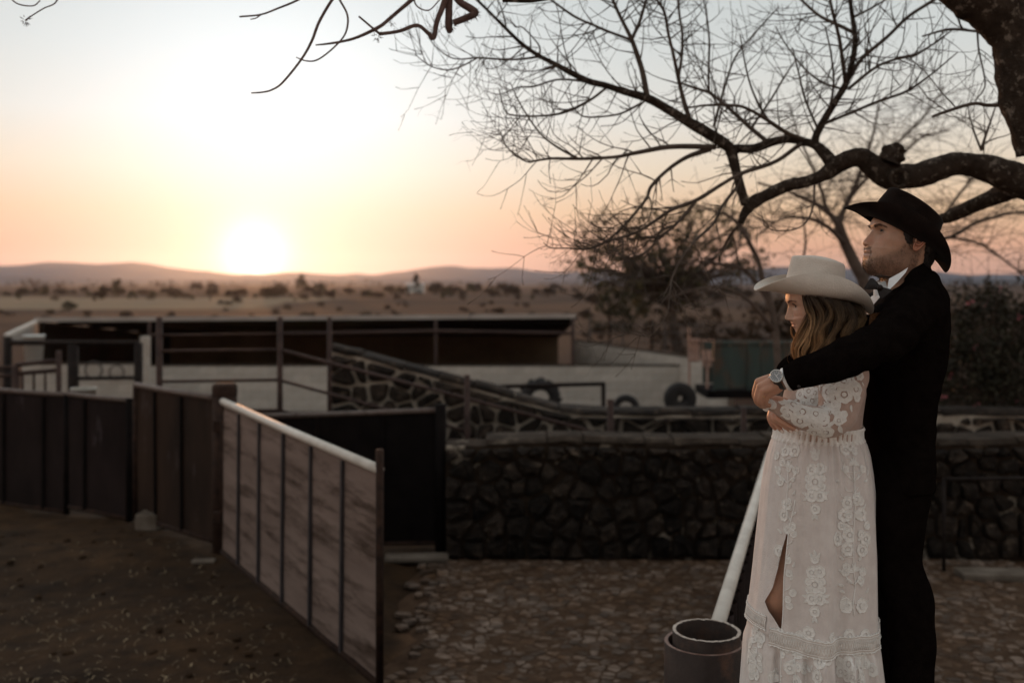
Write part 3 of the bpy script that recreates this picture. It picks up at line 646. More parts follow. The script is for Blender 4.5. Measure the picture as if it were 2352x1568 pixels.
def main_tree():
    t = thing('bare_tree', 'big gnarled bare tree whose lichen covered limb reaches in from the right above the couple', 'tree')
    # trunk stands just outside the frame at right
    tr = MB(); rough_limb(tr, [(3.35, 5.0, -.1), (3.25, 5.0, .7), (3.1, 4.95, 1.6), (2.95, 4.85, 2.5), (2.95, 4.7, 3.6), (2.9, 4.5, 4.6)], [.34, .27, .24, .23, .18, .13], 24); tr.build('trunk', M_bark, t, smooth=True)
    lim = {}
    def limb(name, pts, n=18, m=None, rough=True, seed=0):
        a, b = PP(pts); mb = MB()
        if rough: rough_limb(mb, a, b, n, .10, seed)
        else: mb.tube(*knobby(a, b, .10, seed, 4), n)
        return mb.build(name, m or M_bark, t, smooth=True)
    limb('limb', [(2520, 470, 4.85, 60), (2420, 436, 4.8, 48), (2352, 419, 4.75, 38), (2325, 408, 4.75, 35), (2262, 386, 4.75, 31), (2204, 376, 4.75, 28), (2160, 385, 4.75, 27), (2124, 399, 4.75, 27), (2080, 406, 4.75, 28), (2044, 405, 4.75, 29), (2012, 388, 4.75, 25), (1977, 362, 4.75, 21), (1937, 371, 4.77, 20), (1908, 390, 4.8, 18), (1883, 406, 4.8, 14), (1843, 419, 4.8, 13), (1803, 428, 4.8, 14), (1763, 447, 4.8, 13), (1731, 465, 4.8, 15), (1712, 486, 4.8, 11), (1701, 513, 4.8, 7)], 22)
    limb('limb', [(2330, 430, 4.78, 24), (2285, 452, 4.9, 21), (2231, 474, 5.0, 17), (2191, 493, 5.1, 14), (2160, 503, 5.15, 11), (2120, 508, 5.3, 8)], 16, seed=3)
    limb('limb', [(2480, -90, 4.2, 70), (2300, -75, 4.15, 66), (2240, -20, 4.1, 62), (2290, 20, 4.1, 62), (2334, 90, 4.1, 55), (2352, 180, 4.1, 58), (2362, 260, 4.1, 55), (2378, 320, 4.1, 47), (2384, 352, 4.1, 44)], 22, seed=5)
    limb('limb', [(2235, 10, 4.1, 42), (2160, -45, 4.1, 40), (2060, -90, 4.05, 32), (1800, -110, 4.0, 22), (1500, -70, 3.8, 13), (1260, -6, 3.7, 7), (1155, 1, 3.65, 5)], 14, seed=8)
    b = MB()     # broken knot on the main limb
    c0 = P(2045, 372, 4.72)
    rough_limb(b, [c0, c0+Vector((.02, -.01, .05)), c0+Vector((.035, -.01, .085))], [.055, .045, .02], 12, .5); b.build('knot', M_bark, t)
    kc = P(2062, 411, 4.68); MB().tube([kc+Vector((.035*math.cos(a)*1.1, -.012, .04*math.sin(a))) for a in np.linspace(0, 2*PI, 24)], .010, 8, False).build('branch_scar', M_bark, t, smooth=True)
    BR = [  # traced branches (x, y, distance, radius)
     [(1712, 470, 4.8, 12), (1693, 402, 4.82, 11), (1680, 351, 4.85, 12), (1665, 331, 4.85, 13), (1621, 303, 4.85, 13), (1579, 279, 4.85, 12), (1533, 251, 4.85, 11), (1487, 226, 4.8, 10), (1431, 210, 4.8, 8), (1393, 197, 4.8, 7.5), (1352, 187, 4.75, 7), (1311, 167, 4.7, 6.5), (1272, 146, 4.7, 5.5), (1237, 128, 4.7, 5), (1203, 105, 4.65, 4.5), (1175, 79, 4.6, 4), (1124, 28, 4.6, 3.5), (1083, -12, 4.6, 3)],
     [(1680, 341, 4.85, 10), (1730, 341, 4.87, 10), (1769, 328, 4.9, 10), (1807, 320, 4.9, 9), (1846, 326, 4.88, 10), (1871, 333, 4.85, 11), (1892, 351, 4.82, 14), (1912, 376, 4.8, 16)],
     [(1871, 333, 4.85, 10), (1876, 308, 4.85, 9), (1897, 269, 4.85, 8), (1920, 231, 4.85, 8), (1943, 192, 4.85, 8), (1958, 141, 4.85, 7), (1964, 90, 4.85, 6), (1956, 26, 4.85, 5), (1951, -15, 4.85, 4.5)],
     [(1943, 192, 4.85, 5), (1937, 154, 4.8, 4.5), (1928, 90, 4.75, 4), (1912, 26, 4.7, 3.5), (1905, -10, 4.7, 3)],
     [(1946, 187, 4.85, 5.5), (1979, 136, 4.9, 5), (2038, 85, 4.9, 4.5), (2087, 38, 4.85, 4), (2141, 3, 4.8, 4), (2170, -20, 4.8, 4)],
     [(1958, 74, 4.85, 4.5), (1917, 54, 4.9, 4), (1881, 36, 4.95, 3.5), (1840, 0, 5, 3), (1820, -20, 5, 2.6)],
     [(1948, 205, 4.85, 4), (2010, 156, 4.75, 3.5), (2059, 136, 4.7, 3.2), (2100, 127, 4.65, 3), (2151, 97, 4.6, 2), (2174, 80, 4.6, 1.2)],
     [(1880, 290, 4.86, 4), (1967, 254, 4.8, 3.5), (2018, 233, 4.75, 3.3), (2082, 210, 4.7, 3), (2138, 172, 4.65, 2.2), (2200, 120, 4.6, 1.3)],
     [(1850, 322, 4.88, 5.5), (1807, 305, 4.8, 5), (1764, 277, 4.75, 4.5), (1725, 254, 4.7, 4), (1692, 243, 4.65, 3.5), (1625, 242, 4.6, 3), (1574, 249, 4.55, 2)],
     [(1769, 331, 4.9, 5), (1725, 295, 4.95, 5), (1682, 256, 5, 4.5), (1653, 231, 5, 4), (1628, 213, 5, 3.5), (1589, 200, 5, 3), (1561, 190, 5, 2)],
     [(1487, 224, 4.8, 7), (1476, 167, 4.8, 6), (1464, 128, 4.8, 5.5), (1451, 92, 4.8, 5), (1435, 59, 4.8, 4.5), (1421, 31, 4.8, 4), (1403, -10, 4.8, 3.5)],
     [(1451, 92, 4.8, 4), (1469, 51, 4.8, 3.6), (1484, 0, 4.8, 3.2), (1490, -20, 4.8, 3)],
     [(1449, 92, 4.8, 4), (1400, 74, 4.75, 3.5), (1365, 59, 4.7, 3.2), (1319, 38, 4.65, 3), (1265, 0, 4.6, 2.4), (1245, -15, 4.6, 2)],
     [(1584, 275, 4.85, 6), (1569, 226, 4.85, 5), (1558, 179, 4.85, 4.5), (1546, 123, 4.8, 4), (1535, 77, 4.8, 3.6), (1525, 26, 4.75, 3.3), (1500, -10, 4.7, 2.6)],
     [(1558, 179, 4.85, 4), (1566, 128, 4.9, 3.5), (1567, 77, 4.9, 3.2), (1561, 38, 4.95, 3), (1556, -10, 5, 2.6)],
     [(1642, 338, 4.85, 7), (1544, 337, 4.75, 6), (1462, 351, 4.7, 5), (1411, 361, 4.65, 4), (1329, 365, 4.6, 3.5), (1270, 364, 4.55, 3), (1232, 369, 4.5, 2.4), (1213, 372, 4.5, 2.2), (1183, 356, 4.5, 1.9), (1160, 331, 4.5, 1.5), (1149, 302, 4.5, 1)],
     [(1329, 365, 4.6, 3), (1285, 341, 4.6, 2.5), (1247, 313, 4.6, 2.2), (1213, 269, 4.6, 2), (1188, 226, 4.6, 1.6), (1172, 190, 4.6, 1)],
     [(1629, 343, 4.85, 6), (1578, 361, 4.8, 5), (1534, 390, 4.75, 4.5), (1496, 428, 4.7, 4), (1483, 459, 4.65, 3.6), (1442, 508, 4.6, 3), (1396, 551, 4.55, 2.5), (1360, 567, 4.5, 1.8), (1325, 573, 4.5, 1.2)],
     [(1840, 330, 4.85, 5), (1780, 372, 4.8, 5), (1706, 397, 4.7, 4.6), (1654, 426, 4.65, 4.5), (1601, 459, 4.6, 4.5), (1539, 484, 4.55, 4), (1467, 531, 4.5, 3.5), (1396, 554, 4.45, 3), (1349, 572, 4.4, 2.2), (1303, 570, 4.4, 1.8), (1265, 569, 4.4, 1.5), (1248, 557, 4.4, 1.2)],
     [(1601, 459, 4.6, 4), (1560, 508, 4.55, 4), (1513, 549, 4.5, 3.3), (1478, 582, 4.45, 3), (1437, 592, 4.4, 2.5), (1408, 569, 4.4, 1.6)],
     [(1690, 433, 4.75, 4), (1660, 472, 4.65, 3.5), (1637, 515, 4.55, 3.3), (1596, 554, 4.45, 3.2), (1565, 595, 4.4, 3), (1544, 638, 4.35, 2.5), (1539, 667, 4.3, 2.1), (1532, 718, 4.25, 1.8), (1499, 768, 4.2, 1.5), (1460, 768, 4.2, 1.2), (1421, 753, 4.2, 1)],
     [(1237, 131, 4.7, 3), (1198, 136, 4.65, 2.5), (1155, 137, 4.6, 2.3), (1098, 133, 4.55, 2), (1062, 136, 4.5, 1.8), (1034, 132, 4.5, 1.6), (1003, 110, 4.5, 1.3), (983, 85, 4.5, 1)],
     [(1098, 133, 4.55, 1.8), (1057, 154, 4.5, 1.7), (1026, 161, 4.5, 1.5), (993, 154, 4.5, 1.3), (970, 140, 4.5, 1.1), (952, 123, 4.5, .9)],
     [(1393, 202, 4.8, 3.5), (1354, 231, 4.75, 3.2), (1303, 256, 4.7, 3), (1262, 265, 4.65, 2.6), (1208, 267, 4.6, 2.2), (1175, 264, 4.6, 1.9), (1160, 254, 4.6, 1.6), (1147, 205, 4.6, 1)],
     [(1352, 188, 4.75, 3), (1283, 183, 4.8, 2.5), (1226, 199, 4.85, 2.2), (1190, 201, 4.9, 1.8), (1149, 217, 4.9, 1.4), (1116, 210, 4.9, 1)],
     [(1472, 238, 4.8, 3), (1431, 259, 4.75, 2.5), (1393, 267, 4.7, 2.2), (1342, 268, 4.65, 2), (1316, 246, 4.6, 1.5), (1298, 213, 4.6, 1)],
     [(1240, 126, 4.7, 2.2), (1237, 103, 4.7, 1.8), (1201, 64, 4.7, 1.6), (1183, 62, 4.7, 1.3), (1171, 41, 4.7, .9)],
     [(2312, 241, 4.15, 5), (2267, 242, 4.2, 4.5), (2238, 238, 4.2, 4), (2190, 251, 4.25, 3.5), (2141, 268, 4.3, 3)],
     [(2290, 75, 4.3, 4), (2240, 72, 4.5, 3.2), (2180, 68, 4.6, 3), (2118, 84, 4.7, 2)],
     [(2245, 73, 4.5, 2.5), (2248, 115, 4.5, 2.2), (2258, 160, 4.5, 2), (2262, 200, 4.5, 1.8), (2240, 232, 4.5, 1.5)],
     [(1701, 513, 4.8, 5), (1672, 548, 4.85, 3), (1650, 600, 4.9, 2.2)],
     [(1871, 420, 4.8, 3), (1868, 470, 4.75, 2.4), (1852, 510, 4.7, 2), (1820, 528, 4.65, 1.7), (1775, 528, 4.6, 1.5), (1752, 515, 4.6, 1.2)],
     [(2254, 345, 4.75, 4), (2262, 318, 4.75, 3), (2275, 280, 4.75, 2.2), (2290, 235, 4.75, 1.4)],
     [(2254, 345, 4.75, 3), (2240, 310, 4.7, 2.2), (2228, 270, 4.7, 1.6), (2222, 240, 4.7, 1)],
     [(1960, 40, 4.85, 3), (2000, 20, 4.9, 2.5), (2050, -10, 4.9, 2)],
     [(1935, 205, 4.85, 3), (1890, 190, 4.9, 2.6), (1850, 160, 4.95, 2.2), (1810, 110, 5, 1.8), (1780, 60, 5, 1.2)],
     [(1764, 277, 4.75, 3.2), (1740, 235, 4.7, 2.6), (1722, 190, 4.7, 2.2), (1708, 130, 4.65, 1.8), (1700, 80, 4.6, 1.2)],
     [(1628, 213, 5, 3), (1628, 150, 5, 2.6), (1629, 90, 5, 2.3), (1622, 30, 5, 1.8), (1612, -15, 5, 1.5)],
     [(1725, 295, 4.95, 3), (1770, 230, 4.95, 2.4), (1800, 180, 4.95, 2), (1826, 140, 4.95, 1.4)],
     [(1640, 290, 4.85, 3.4), (1660, 215, 4.9, 2.8), (1690, 130, 4.95, 2.2), (1740, 70, 5, 1.7), (1790, 15, 5, 1.2)],
     [(1880, 300, 4.85, 3), (1850, 230, 4.8, 2.6), (1835, 170, 4.75, 2), (1820, 110, 4.7, 1.4)],
     [(1905, 255, 4.85, 3), (1915, 190, 4.75, 2.6), (1908, 120, 4.7, 2), (1895, 60, 4.65, 1.5)],
    ]
    for i, br in enumerate(BR):
        a, r = PP(br)
        if br[0][3] > 5.5: mb = MB(); rough_limb(mb, a, r, 12, .05, i); mb.build('branch', M_bark if i < 3 else M_twig, t, smooth=True)
        else: MB().tube(*knobby(a, r, .12, i, 4), 8).build('branch', M_twig, t, smooth=True)
    tw = MB()
    for i, br in enumerate(BR):
        a, r = PP(br, 40); a = np.array([tuple(v) for v in a]); L = np.linalg.norm(np.diff(a, axis=0), axis=1).sum()
        low = np.mean([q[1] for q in br]) > 330
        k = int(L/.042*(1.0 if i > 2 else .8))
        if i in (1, 27): k = k//3
        for _ in range(k):
            j = TW.randrange(4, 39); tt = a[min(j+1, 39)]-a[j]; tt /= np.linalg.norm(tt)
            side = np.cross(tt, (TW.gauss(0, .35), 1, TW.gauss(0, .2))); side /= np.linalg.norm(side)
            side *= TW.choice((-1, 1)) if not low else TW.choice((-1, 1, 1))*(1 if side[2] > 0 else -1)
            d = tt*TW.uniform(.3, 1.0)+side*TW.uniform(.45, 1.0)+np.array((0, TW.gauss(0, .45), 0))
            grow(tw, a[j], d, TW.uniform(.10, .40), min(max(r[j]*.45, .0016), .0036), TW.uniform(.9, 1.9), 1 if TW.random() < .65 else 0, droop=1.0 if low else .5)
    tw.build('twigs', M_twig, t, smooth=True)
    # nearer reddish sprays hanging from the limb above the frame
    WR = [[(795, -40, 3.62, 4.4), (763, 0, 3.6, 3.5), (733, 51, 3.6, 3.2), (716, 95, 3.6, 3), (692, 137, 3.58, 2.7), (650, 189, 3.55, 2.4), (626, 206, 3.55, 2.1), (604, 212, 3.55, 1.9), (577, 214, 3.55, 1.5)],
      [(765, -30, 3.65, 3), (780, 0, 3.65, 2.6), (797, 32, 3.65, 2.5), (798, 61, 3.65, 2.4), (787, 88, 3.62, 2.2), (755, 120, 3.6, 2), (726, 139, 3.6, 1.8), (702, 140, 3.6, 1.6), (680, 132, 3.6, 1.2)],
      [(720, -25, 3.6, 3.4), (685, 0, 3.6, 3), (638, 20, 3.6, 2.8), (599, 34, 3.6, 2.4), (550, 39, 3.6, 2)], [(600, 34, 3.6, 1.8), (588, 42, 3.6, 1.6), (575, 45, 3.6, 1.3)],
      [(1000, -45, 3.7, 6), (946, 0, 3.7, 5), (900, 39, 3.68, 4.5), (873, 61, 3.66, 4.2), (826, 84, 3.64, 3.5), (790, 95, 3.62, 3), (753, 101, 3.6, 2.4), (725, 104, 3.6, 1.6)],
      [(1030, -30, 3.7, 8), (1019, 10, 3.7, 7), (1004, 49, 3.7, 6), (996, 86, 3.7, 6.5), (985, 78, 3.69, 5), (958, 59, 3.68, 4.6), (917, 72, 3.66, 4), (870, 79, 3.64, 3.8)], [(871, 77, 3.64, 3), (850, 60, 3.63, 2.6), (824, 38, 3.62, 2.4)],
      [(1032, -30, 3.72, 9), (1031, 0, 3.72, 9), (1031, 37, 3.72, 8.5), (1031, 63, 3.72, 8), (1034, 76, 3.72, 4)],
      [(1035, -20, 3.72, 7), (1058, 6, 3.72, 8), (1083, 22, 3.72, 9), (1091, 31, 3.72, 8.5), (1070, 42, 3.71, 7.5), (1041, 53, 3.71, 7.5)],
      [(948, -10, 3.7, 2), (958, 15, 3.7, 1.8), (985, 24, 3.7, 1.6), (1010, 0, 3.7, 1.6)],
      [(140, -30, 3.6, 2.4), (128, 6, 3.6, 2), (100, 20, 3.6, 1.6), (68, 40, 3.6, 1.4), (58, 48, 3.6, 1.8)], [(10, -20, 3.6, 2), (38, 8, 3.6, 1.8), (75, 14, 3.6, 1.6), (92, 2, 3.6, 1.4)],
      [(2150, -60, 3.95, 26), (1700, -120, 3.85, 20), (1300, -110, 3.75, 16), (1040, -60, 3.72, 11), (800, -70, 3.66, 8), (500, -60, 3.62, 5), (130, -50, 3.6, 3)]]
    for i, br in enumerate(WR):
        a, r = PP(br); mb = MB()
        if max(q[3] for q in br) > 5: rough_limb(mb, a, r, 12, .10, i+40)
        else: mb.tube(*knobby(a, r, .22, i+60, 5), 8)
        mb.build('hanging_branch', M_twigr, t, smooth=True)
    sp = MB()
    for (x, y, Y, n, s) in ((1088, 32, 3.70, 40, .022), (1036, 60, 3.71, 24, .018), (866, 82, 3.63, 26, .016), (1068, 44, 3.69, 24, .016), (900, 47, 3.66, 12, .012), (58, 47, 3.6, 26, .014)):
        c = P(x, y, Y)
        for _ in range(n):
            d = Vector((TW.gauss(0, 1), TW.gauss(0, 1), TW.gauss(-.3, 1))).normalized(); sp.tube([c+d*.012, c+d*(.014+s*TW.uniform(.4, 1))], [.0016, .0004], 3, False)
    so_ = sp.build('lichen_tufts', M_twigr, t); so_['kind'] = 'stuff'
    setbase(t, (3.35, 5.0, 0))
main_tree()
# ---- bare weeping tree behind the groom
def weeping():
    t = thing('weeping_tree', 'bare weeping tree with a forked grey trunk standing behind the groom', 'tree')
    TRK = [[(2050, 1190, 10, 20), (2035, 900, 10, 18), (2008, 720, 10, 16), (1985, 648, 10, 14), (1958, 595, 10, 13), (1937, 549, 10, 12), (1926, 517, 10, 11)]]
    BRS = [[(1926, 517, 10, 8), (1910, 496, 10, 6.5), (1883, 474, 10, 5.5), (1851, 458, 10, 4.5), (1803, 437, 9.9, 3.5), (1740, 420, 9.8, 2.5)], [(1926, 517, 10, 9), (1937, 485, 10, 7), (1955, 448, 10, 6), (1972, 407, 10, 5), (1990, 360, 10.1, 4), (2010, 290, 10.2, 3), (2020, 220, 10.3, 2)],
      [(1920, 505, 10, 6), (1899, 480, 10, 5), (1885, 432, 10, 4), (1860, 370, 10.1, 3.2), (1830, 300, 10.2, 2.4), (1815, 240, 10.2, 1.6)], [(1945, 565, 10, 6), (1900, 520, 9.8, 4.5), (1850, 500, 9.6, 3.6), (1790, 505, 9.5, 2.6), (1740, 540, 9.4, 1.8)],
      [(1955, 448, 10, 5), (2000, 400, 10.1, 4), (2060, 330, 10.2, 3.4), (2120, 270, 10.3, 2.8), (2170, 200, 10.4, 2)], [(1985, 640, 10, 6), (2060, 580, 10.1, 5), (2183, 544, 10.2, 4.6), (2231, 517, 10.2, 4.4), (2285, 498, 10.2, 4), (2352, 488, 10.2, 3.6), (2450, 500, 10.2, 3)],
      [(2183, 544, 10.2, 3.4), (2250, 560, 10.3, 3), (2310, 600, 10.3, 2.4), (2360, 640, 10.3, 1.8)], [(2010, 620, 10, 5), (2120, 560, 10.4, 4), (2200, 450, 10.6, 3.2), (2260, 380, 10.7, 2.4)], [(1972, 407, 10, 4), (2040, 390, 9.8, 3.2), (2110, 320, 9.7, 2.6), (2180, 300, 9.6, 2)]]
    for br in TRK: mb = MB(); rough_limb(mb, *PP(br), 14, .06, 2); mb.build('trunk', M_barkg, t, smooth=True)
    tw = MB()
    for i, br in enumerate(BRS):
        a, r = PP(br); MB().tube(*knobby(a, r, .1, i+9, 4), 8).build('branch', M_barkg, t, smooth=True)
        a, r = PP(br, 40); a = np.array([tuple(v) for v in a]); L = np.linalg.norm(np.diff(a, axis=0), axis=1).sum()
        for _ in range(int(L/.032)):
            j = TW.randrange(3, 39); d = np.array((TW.gauss(0, .8), TW.gauss(0, .6), TW.uniform(-.1, .8)))
            grow(tw, a[j], d, TW.uniform(.3, 1.0), .0042, -.42, 1 if TW.random() < .6 else 0, .14, 3, 0, 0, .35)
    tw.build('twigs', M_barkg, t); setbase(t, (P(2050, 0, 10).x, 10, 0))
M_barkg = mat('grey_bark', (.075, .055, .045), (.13, .10, .082), 10, .95, .6, 30, spec=.1)
weeping()
def small_bare():
    t = thing('young_bare_tree', 'slender bare tree arching up behind the white hat', 'tree')
    BRS = [[(1795, 1050, 9.2, 9), (1785, 800, 9.2, 8.5), (1768, 690, 9.2, 8), (1752, 645, 9.2, 7), (1742, 600, 9.2, 6), (1722, 560, 9.2, 5.5), (1702, 520, 9.2, 5), (1672, 495, 9.2, 4), (1640, 485, 9.2, 3), (1600, 470, 9.2, 2)], [(1772, 700, 9.2, 7), (1738, 650, 9.2, 5.5), (1700, 614, 9.2, 4.6), (1640, 605, 9.2, 3.6), (1590, 600, 9.1, 2.6), (1540, 612, 9.1, 1.8)], [(1702, 525, 9.2, 3), (1690, 580, 9.1, 2.4), (1640, 590, 9, 1.8), (1570, 610, 9, 1.2)], [(1780, 760, 9.2, 6), (1720, 690, 9.1, 4), (1660, 660, 9, 3), (1600, 665, 9, 2), (1520, 690, 9, 1.5)], [(1782, 740, 9.2, 5), (1830, 640, 9.3, 3.5), (1850, 560, 9.4, 2.6), (1840, 470, 9.5, 1.8)]]
    tw = MB()
    for i, br in enumerate(BRS):
        a, r = PP(br); MB().tube(*knobby(a, r, .1, i+9, 4), 8).build('trunk' if i == 0 else 'branch', M_barkg, t, smooth=True)
        a, r = PP(br, 40); a = np.array([tuple(v) for v in a]); L = np.linalg.norm(np.diff(a, axis=0), axis=1).sum()
        for _ in range(int(L/.09)):
            j = TW.randrange(12, 39); grow(tw, a[j], np.array((TW.gauss(-.2, .8), TW.gauss(0, .6), TW.uniform(-.3, .8))), TW.uniform(.15, .6), .004, TW.uniform(-.2, .5), 1 if TW.random() < .4 else 0, .16, 3, 0)
    tw.build('twigs', M_barkg, t); setbase(t, (P(1795, 0, 9.2).x, 9.2, 0))
small_bare()
# ---- foliage
LF = np.random.default_rng(5)
def leaves(mb, c, rad, n, size, shell=.35, flat=.0):
    u = LF.normal(size=(n, 3)); u /= np.linalg.norm(u, axis=1, keepdims=True)
    rr = (shell+(1-shell)*LF.random((n, 1))**.5); p = np.array(c)+u*rr*np.array(rad)
    a = LF.normal(size=(n, 3)); a /= np.linalg.norm(a, axis=1, keepdims=True); b = np.cross(a, LF.normal(size=(n, 3))); b /= np.maximum(np.linalg.norm(b, axis=1, keepdims=True), 1e-6)
    s = size*(.6+.8*LF.random((n, 1)))
    for i in range(n):
        l, w = a[i]*s[i], b[i]*s[i]*.42
        mb.add([p[i]-l, p[i]+w, p[i]+l, p[i]-w], [(0, 1, 2, 3)])
M_leafo = mat('olive_leaf', (.045, .040, .018), (.085, .068, .030), 3, .7, spec=.3, island=.5, trans=.3)
M_leafd = mat('dark_leaf', (.016, .015, .009), (.036, .030, .016), 3, .75, spec=.25, island=.5, trans=.2)
M_leafb = mat('dry_brush', (.034, .021, .012), (.066, .042, .025), 2, .85, spec=.15, island=.5, trans=.2)
M_leafg = mat('field_green', (.036, .032, .014), (.066, .055, .026), 2, .8, spec=.2, island=.5, trans=.2)
M_pink = mat('pink_petal', (.42, .10, .14), (.55, .18, .20), 9, .6, island=.3, trans=.3)
def leafy_tree():
    t = thing('leafy_tree', 'small evergreen tree with sparse olive leaves seen through the twigs left of the white hat', 'tree'); Y = 34.0
    tr = MB(); tr.tube([P(1560, 885, Y), P(1556, 800, Y), P(1545, 740, Y), P(1540, 640, Y)], [.26, .22, .18, .12], 10); tr.build('trunk', M_barkg, t, smooth=True)
    cr = MB(); bm_ = MB(); RR = random.Random(3)
    for k in range(150):
        a = RR.uniform(0, 2*PI); q = RR.random()**.6
        x = 1520+q*math.cos(a)*225; y = 585+q*math.sin(a)*125; yy = Y+RR.uniform(-2.4, 2.4)
        if y < 520 and (x < 1360 or x > 1700): continue
        c = P(x, y, yy); s = RR.uniform(.25, .7)
        leaves(cr, c, (s, s, s*.75), int(22*s/.4), .10, .1)
        b0 = P(1543, 690+RR.uniform(-40, 30), Y); bm_.tube([b0, b0.lerp(c, .5)+Vector((RR.gauss(0, .2), RR.gauss(0, .2), .12)), c], [.06, .035, .012], 4, False)
    cr.build('crown', M_leafo, t); bm_.build('limbs', M_barkg, t); setbase(t, (P(1560, 0, Y).x, Y, -1))
leafy_tree()
def shrub(name, label, x, ytop, ybot, Y, wpx, n, m, size, flowers=0, cat='shrub', group=None, stems=True, seed=1):
    RR = random.Random(seed); t = thing(name, label, cat, group); cr = MB(); zb = P(0, ybot, Y).z; w = wpx*Y/FD/2; c0 = P(x, ytop, Y); h = c0.z-zb
    fl = MB(); st = MB()
    for k in range(n):
        a = RR.uniform(0, 2*PI); q = RR.random()**.6; f = RR.random()
        rad = w*(1-.35*f*f); c = (c0.x+q*math.cos(a)*rad, Y+q*math.sin(a)*min(rad, 1.0), zb+h*(f*.92+.02)*(1.08-.5*RR.random()*(.3+.7*q)))
        s = RR.uniform(.10, .30)*min(1.6, max(.5, w)); leaves(cr, c, (s, s, s*.9), int(28), size, .1)
        if stems and k % 2 == 0: st.tube([(c0.x+RR.gauss(0, .15)*w, Y, zb), ((c0.x+c[0])/2, Y, (zb+c[2])/2+.1), c, (c[0]+RR.gauss(0, .1), c[1], c[2]+RR.uniform(.05, .28)*(1 if RR.random() < .7 else 2.2))], [.02, .012, .006, .002], 4, False)
        if flowers and RR.random() < flowers:
            fc = (c[0]+RR.gauss(0, .05), c[1]-s, c[2]); leaves(fl, fc, (.05, .05, .05), 7, .022, .3)
    cr.build('foliage', m, t)
    if stems: st.build('stems', M_barkg, t)
    if flowers: fl.build('blossom', M_pink, t)
    setbase(t, (c0.x, Y, zb)); return t
shrub('flowering_shrub', 'dark dense shrub with a few pink blossoms behind the groom at the right edge', 2285, 640, 960, 12.2, 330, 330, M_leafd, .035, .10, seed=2)
shrub('shrub', 'dark brushy thicket below the leafy tree, left of the white hat', 1580, 680, 890, 33, 430, 70, M_leafb, .08, seed=4)
shrub('shrub', 'dark bramble thicket behind the bride and the green trailer', 1830, 668, 893, 30, 300, 190, M_leafb, .08, seed=6)
shrub('shrub', 'olive green bush at the left foot of the leafy tree', 1420, 648, 760, 70, 150, 60, M_leafg, .16, seed=8)
shrub('shrub', 'brown bush between the groom and the flowering shrub', 2120, 680, 960, 13.5, 260, 150, M_leafb, .04, seed=9)
# ---- scrub on the plain: a few kinds, copied
def bush_proto(w, h, n, m, size, seed):
    RR = random.Random(seed); cr = MB()
    for k in range(n):
        a = RR.uniform(0, 2*PI); q = RR.random()**.55; f = RR.random()**.8; r_ = w*(1-.5*f)*q
        s = RR.uniform(.14, .3)*w; leaves(cr, (math.cos(a)*r_, math.sin(a)*r_, h*f*.9+s*.4), (s, s, s*.8), 26, size, .2)
    me = cr.mesh('foliage'); me.materials.append(m)
    tk = MB().tube([(0, 0, -.2), (w*.06, 0, h*.3), (-w*.04, 0, h*.6)], [w*.05, w*.04, w*.02], 6).mesh('trunk'); tk.materials.append(M_barkg); return me, tk
PR = {'low': bush_proto(1.0, .9, 26, M_leafb, .10, 1), 'green': bush_proto(1.0, 1.1, 26, M_leafg, .10, 2), 'tall': bush_proto(1.0, 2.6, 40, M_leafo, .12, 3), 'brush': bush_proto(1.0, .6, 24, M_leafb, .10, 4), 'cypress': bush_proto(.6, 2.8, 44, M_leafd, .12, 5), 'round': bush_proto(1.0, 1.6, 34, M_leafg, .11, 6)}
def plant(kind, X, Y, s, label, group=None, name='field_bush', cat='bush', sz=1.0):
    me, tk = PR[kind]; t = thing(name, label, cat, group); t.location = (X, Y, ground_z(X, Y)-.05)
    o = obj('foliage', me, None, t); o.scale = (s, s, s*sz); o.rotation_euler = (0, 0, random.random()*6)
    o = obj('trunk', tk, None, t); o.scale = (s, s, s*sz)
    return t
def at_plain(x, ybase, zc=-1.0): Y = (CZ-zc)*FD/(ybase-HY); return (x-CX)/FD*Y, Y
for kind, x, yb, hpx, lab, nm, ct in (('tall', 270, 682, 42, 'tall ragged tree standing alone on the plain at left', 'field_tree', 'tree'), ('round', 103, 678, 22, 'round dark tree in the hedge line near the left edge', 'field_tree', 'tree'), ('green', 160, 712, 24, 'yellow green bush in front of the pale field at left', 'field_bush', 'bush'),
      ('tall', 692, 678, 46, 'bushy tree on the plain just right of the sun', 'field_tree', 'tree'), ('round', 735, 682, 32, 'broad bush beside the bushy tree right of the sun', 'field_bush', 'bush'), ('cypress', 957, 676, 50, 'dark pointed tree above the white roof on the plain', 'field_tree', 'tree'), ('round', 915, 677, 20, 'low tree left of the pointed tree', 'field_tree', 'tree'),
      ('round', 1080, 674, 24, 'small round tree on the plain right of the pointed tree', 'field_tree', 'tree'), ('low', 1180, 678, 22, 'bush in the hedge line near the leafy tree', 'field_bush', 'bush'), ('tall', 1130, 676, 20, 'thin bush in the hedge line right of the small round tree', 'field_bush', 'bush'), ('tall', 58, 676, 20, 'small tree left of the round dark tree', 'field_tree', 'tree')):
    X, Y = at_plain(x, yb); H = hpx/FD*Y; base = {'tall': 2.5, 'round': 1.6, 'green': 1.1, 'cypress': 2.8, 'low': .95}[kind]; plant(kind, X, Y, H/base, lab, None, nm, ct)
RB = random.Random(21)
for i in range(110):      # hedge line that closes the plain
    x = -150+i*17.5+RB.uniform(-12, 12)
    if x > 1720: break
    yb = RB.uniform(668, 690); X, Y = at_plain(x, yb); k = RB.choice(('low', 'round', 'brush', 'low')); H = RB.uniform(9, 22)/FD*Y
    plant(k, X, Y, H/{'low': .95, 'round': 1.6, 'brush': .62}[k]*1.0, 'brown bush in the hedge line that closes the dry plain', 'hedge line bushes', 'hedge_bush')
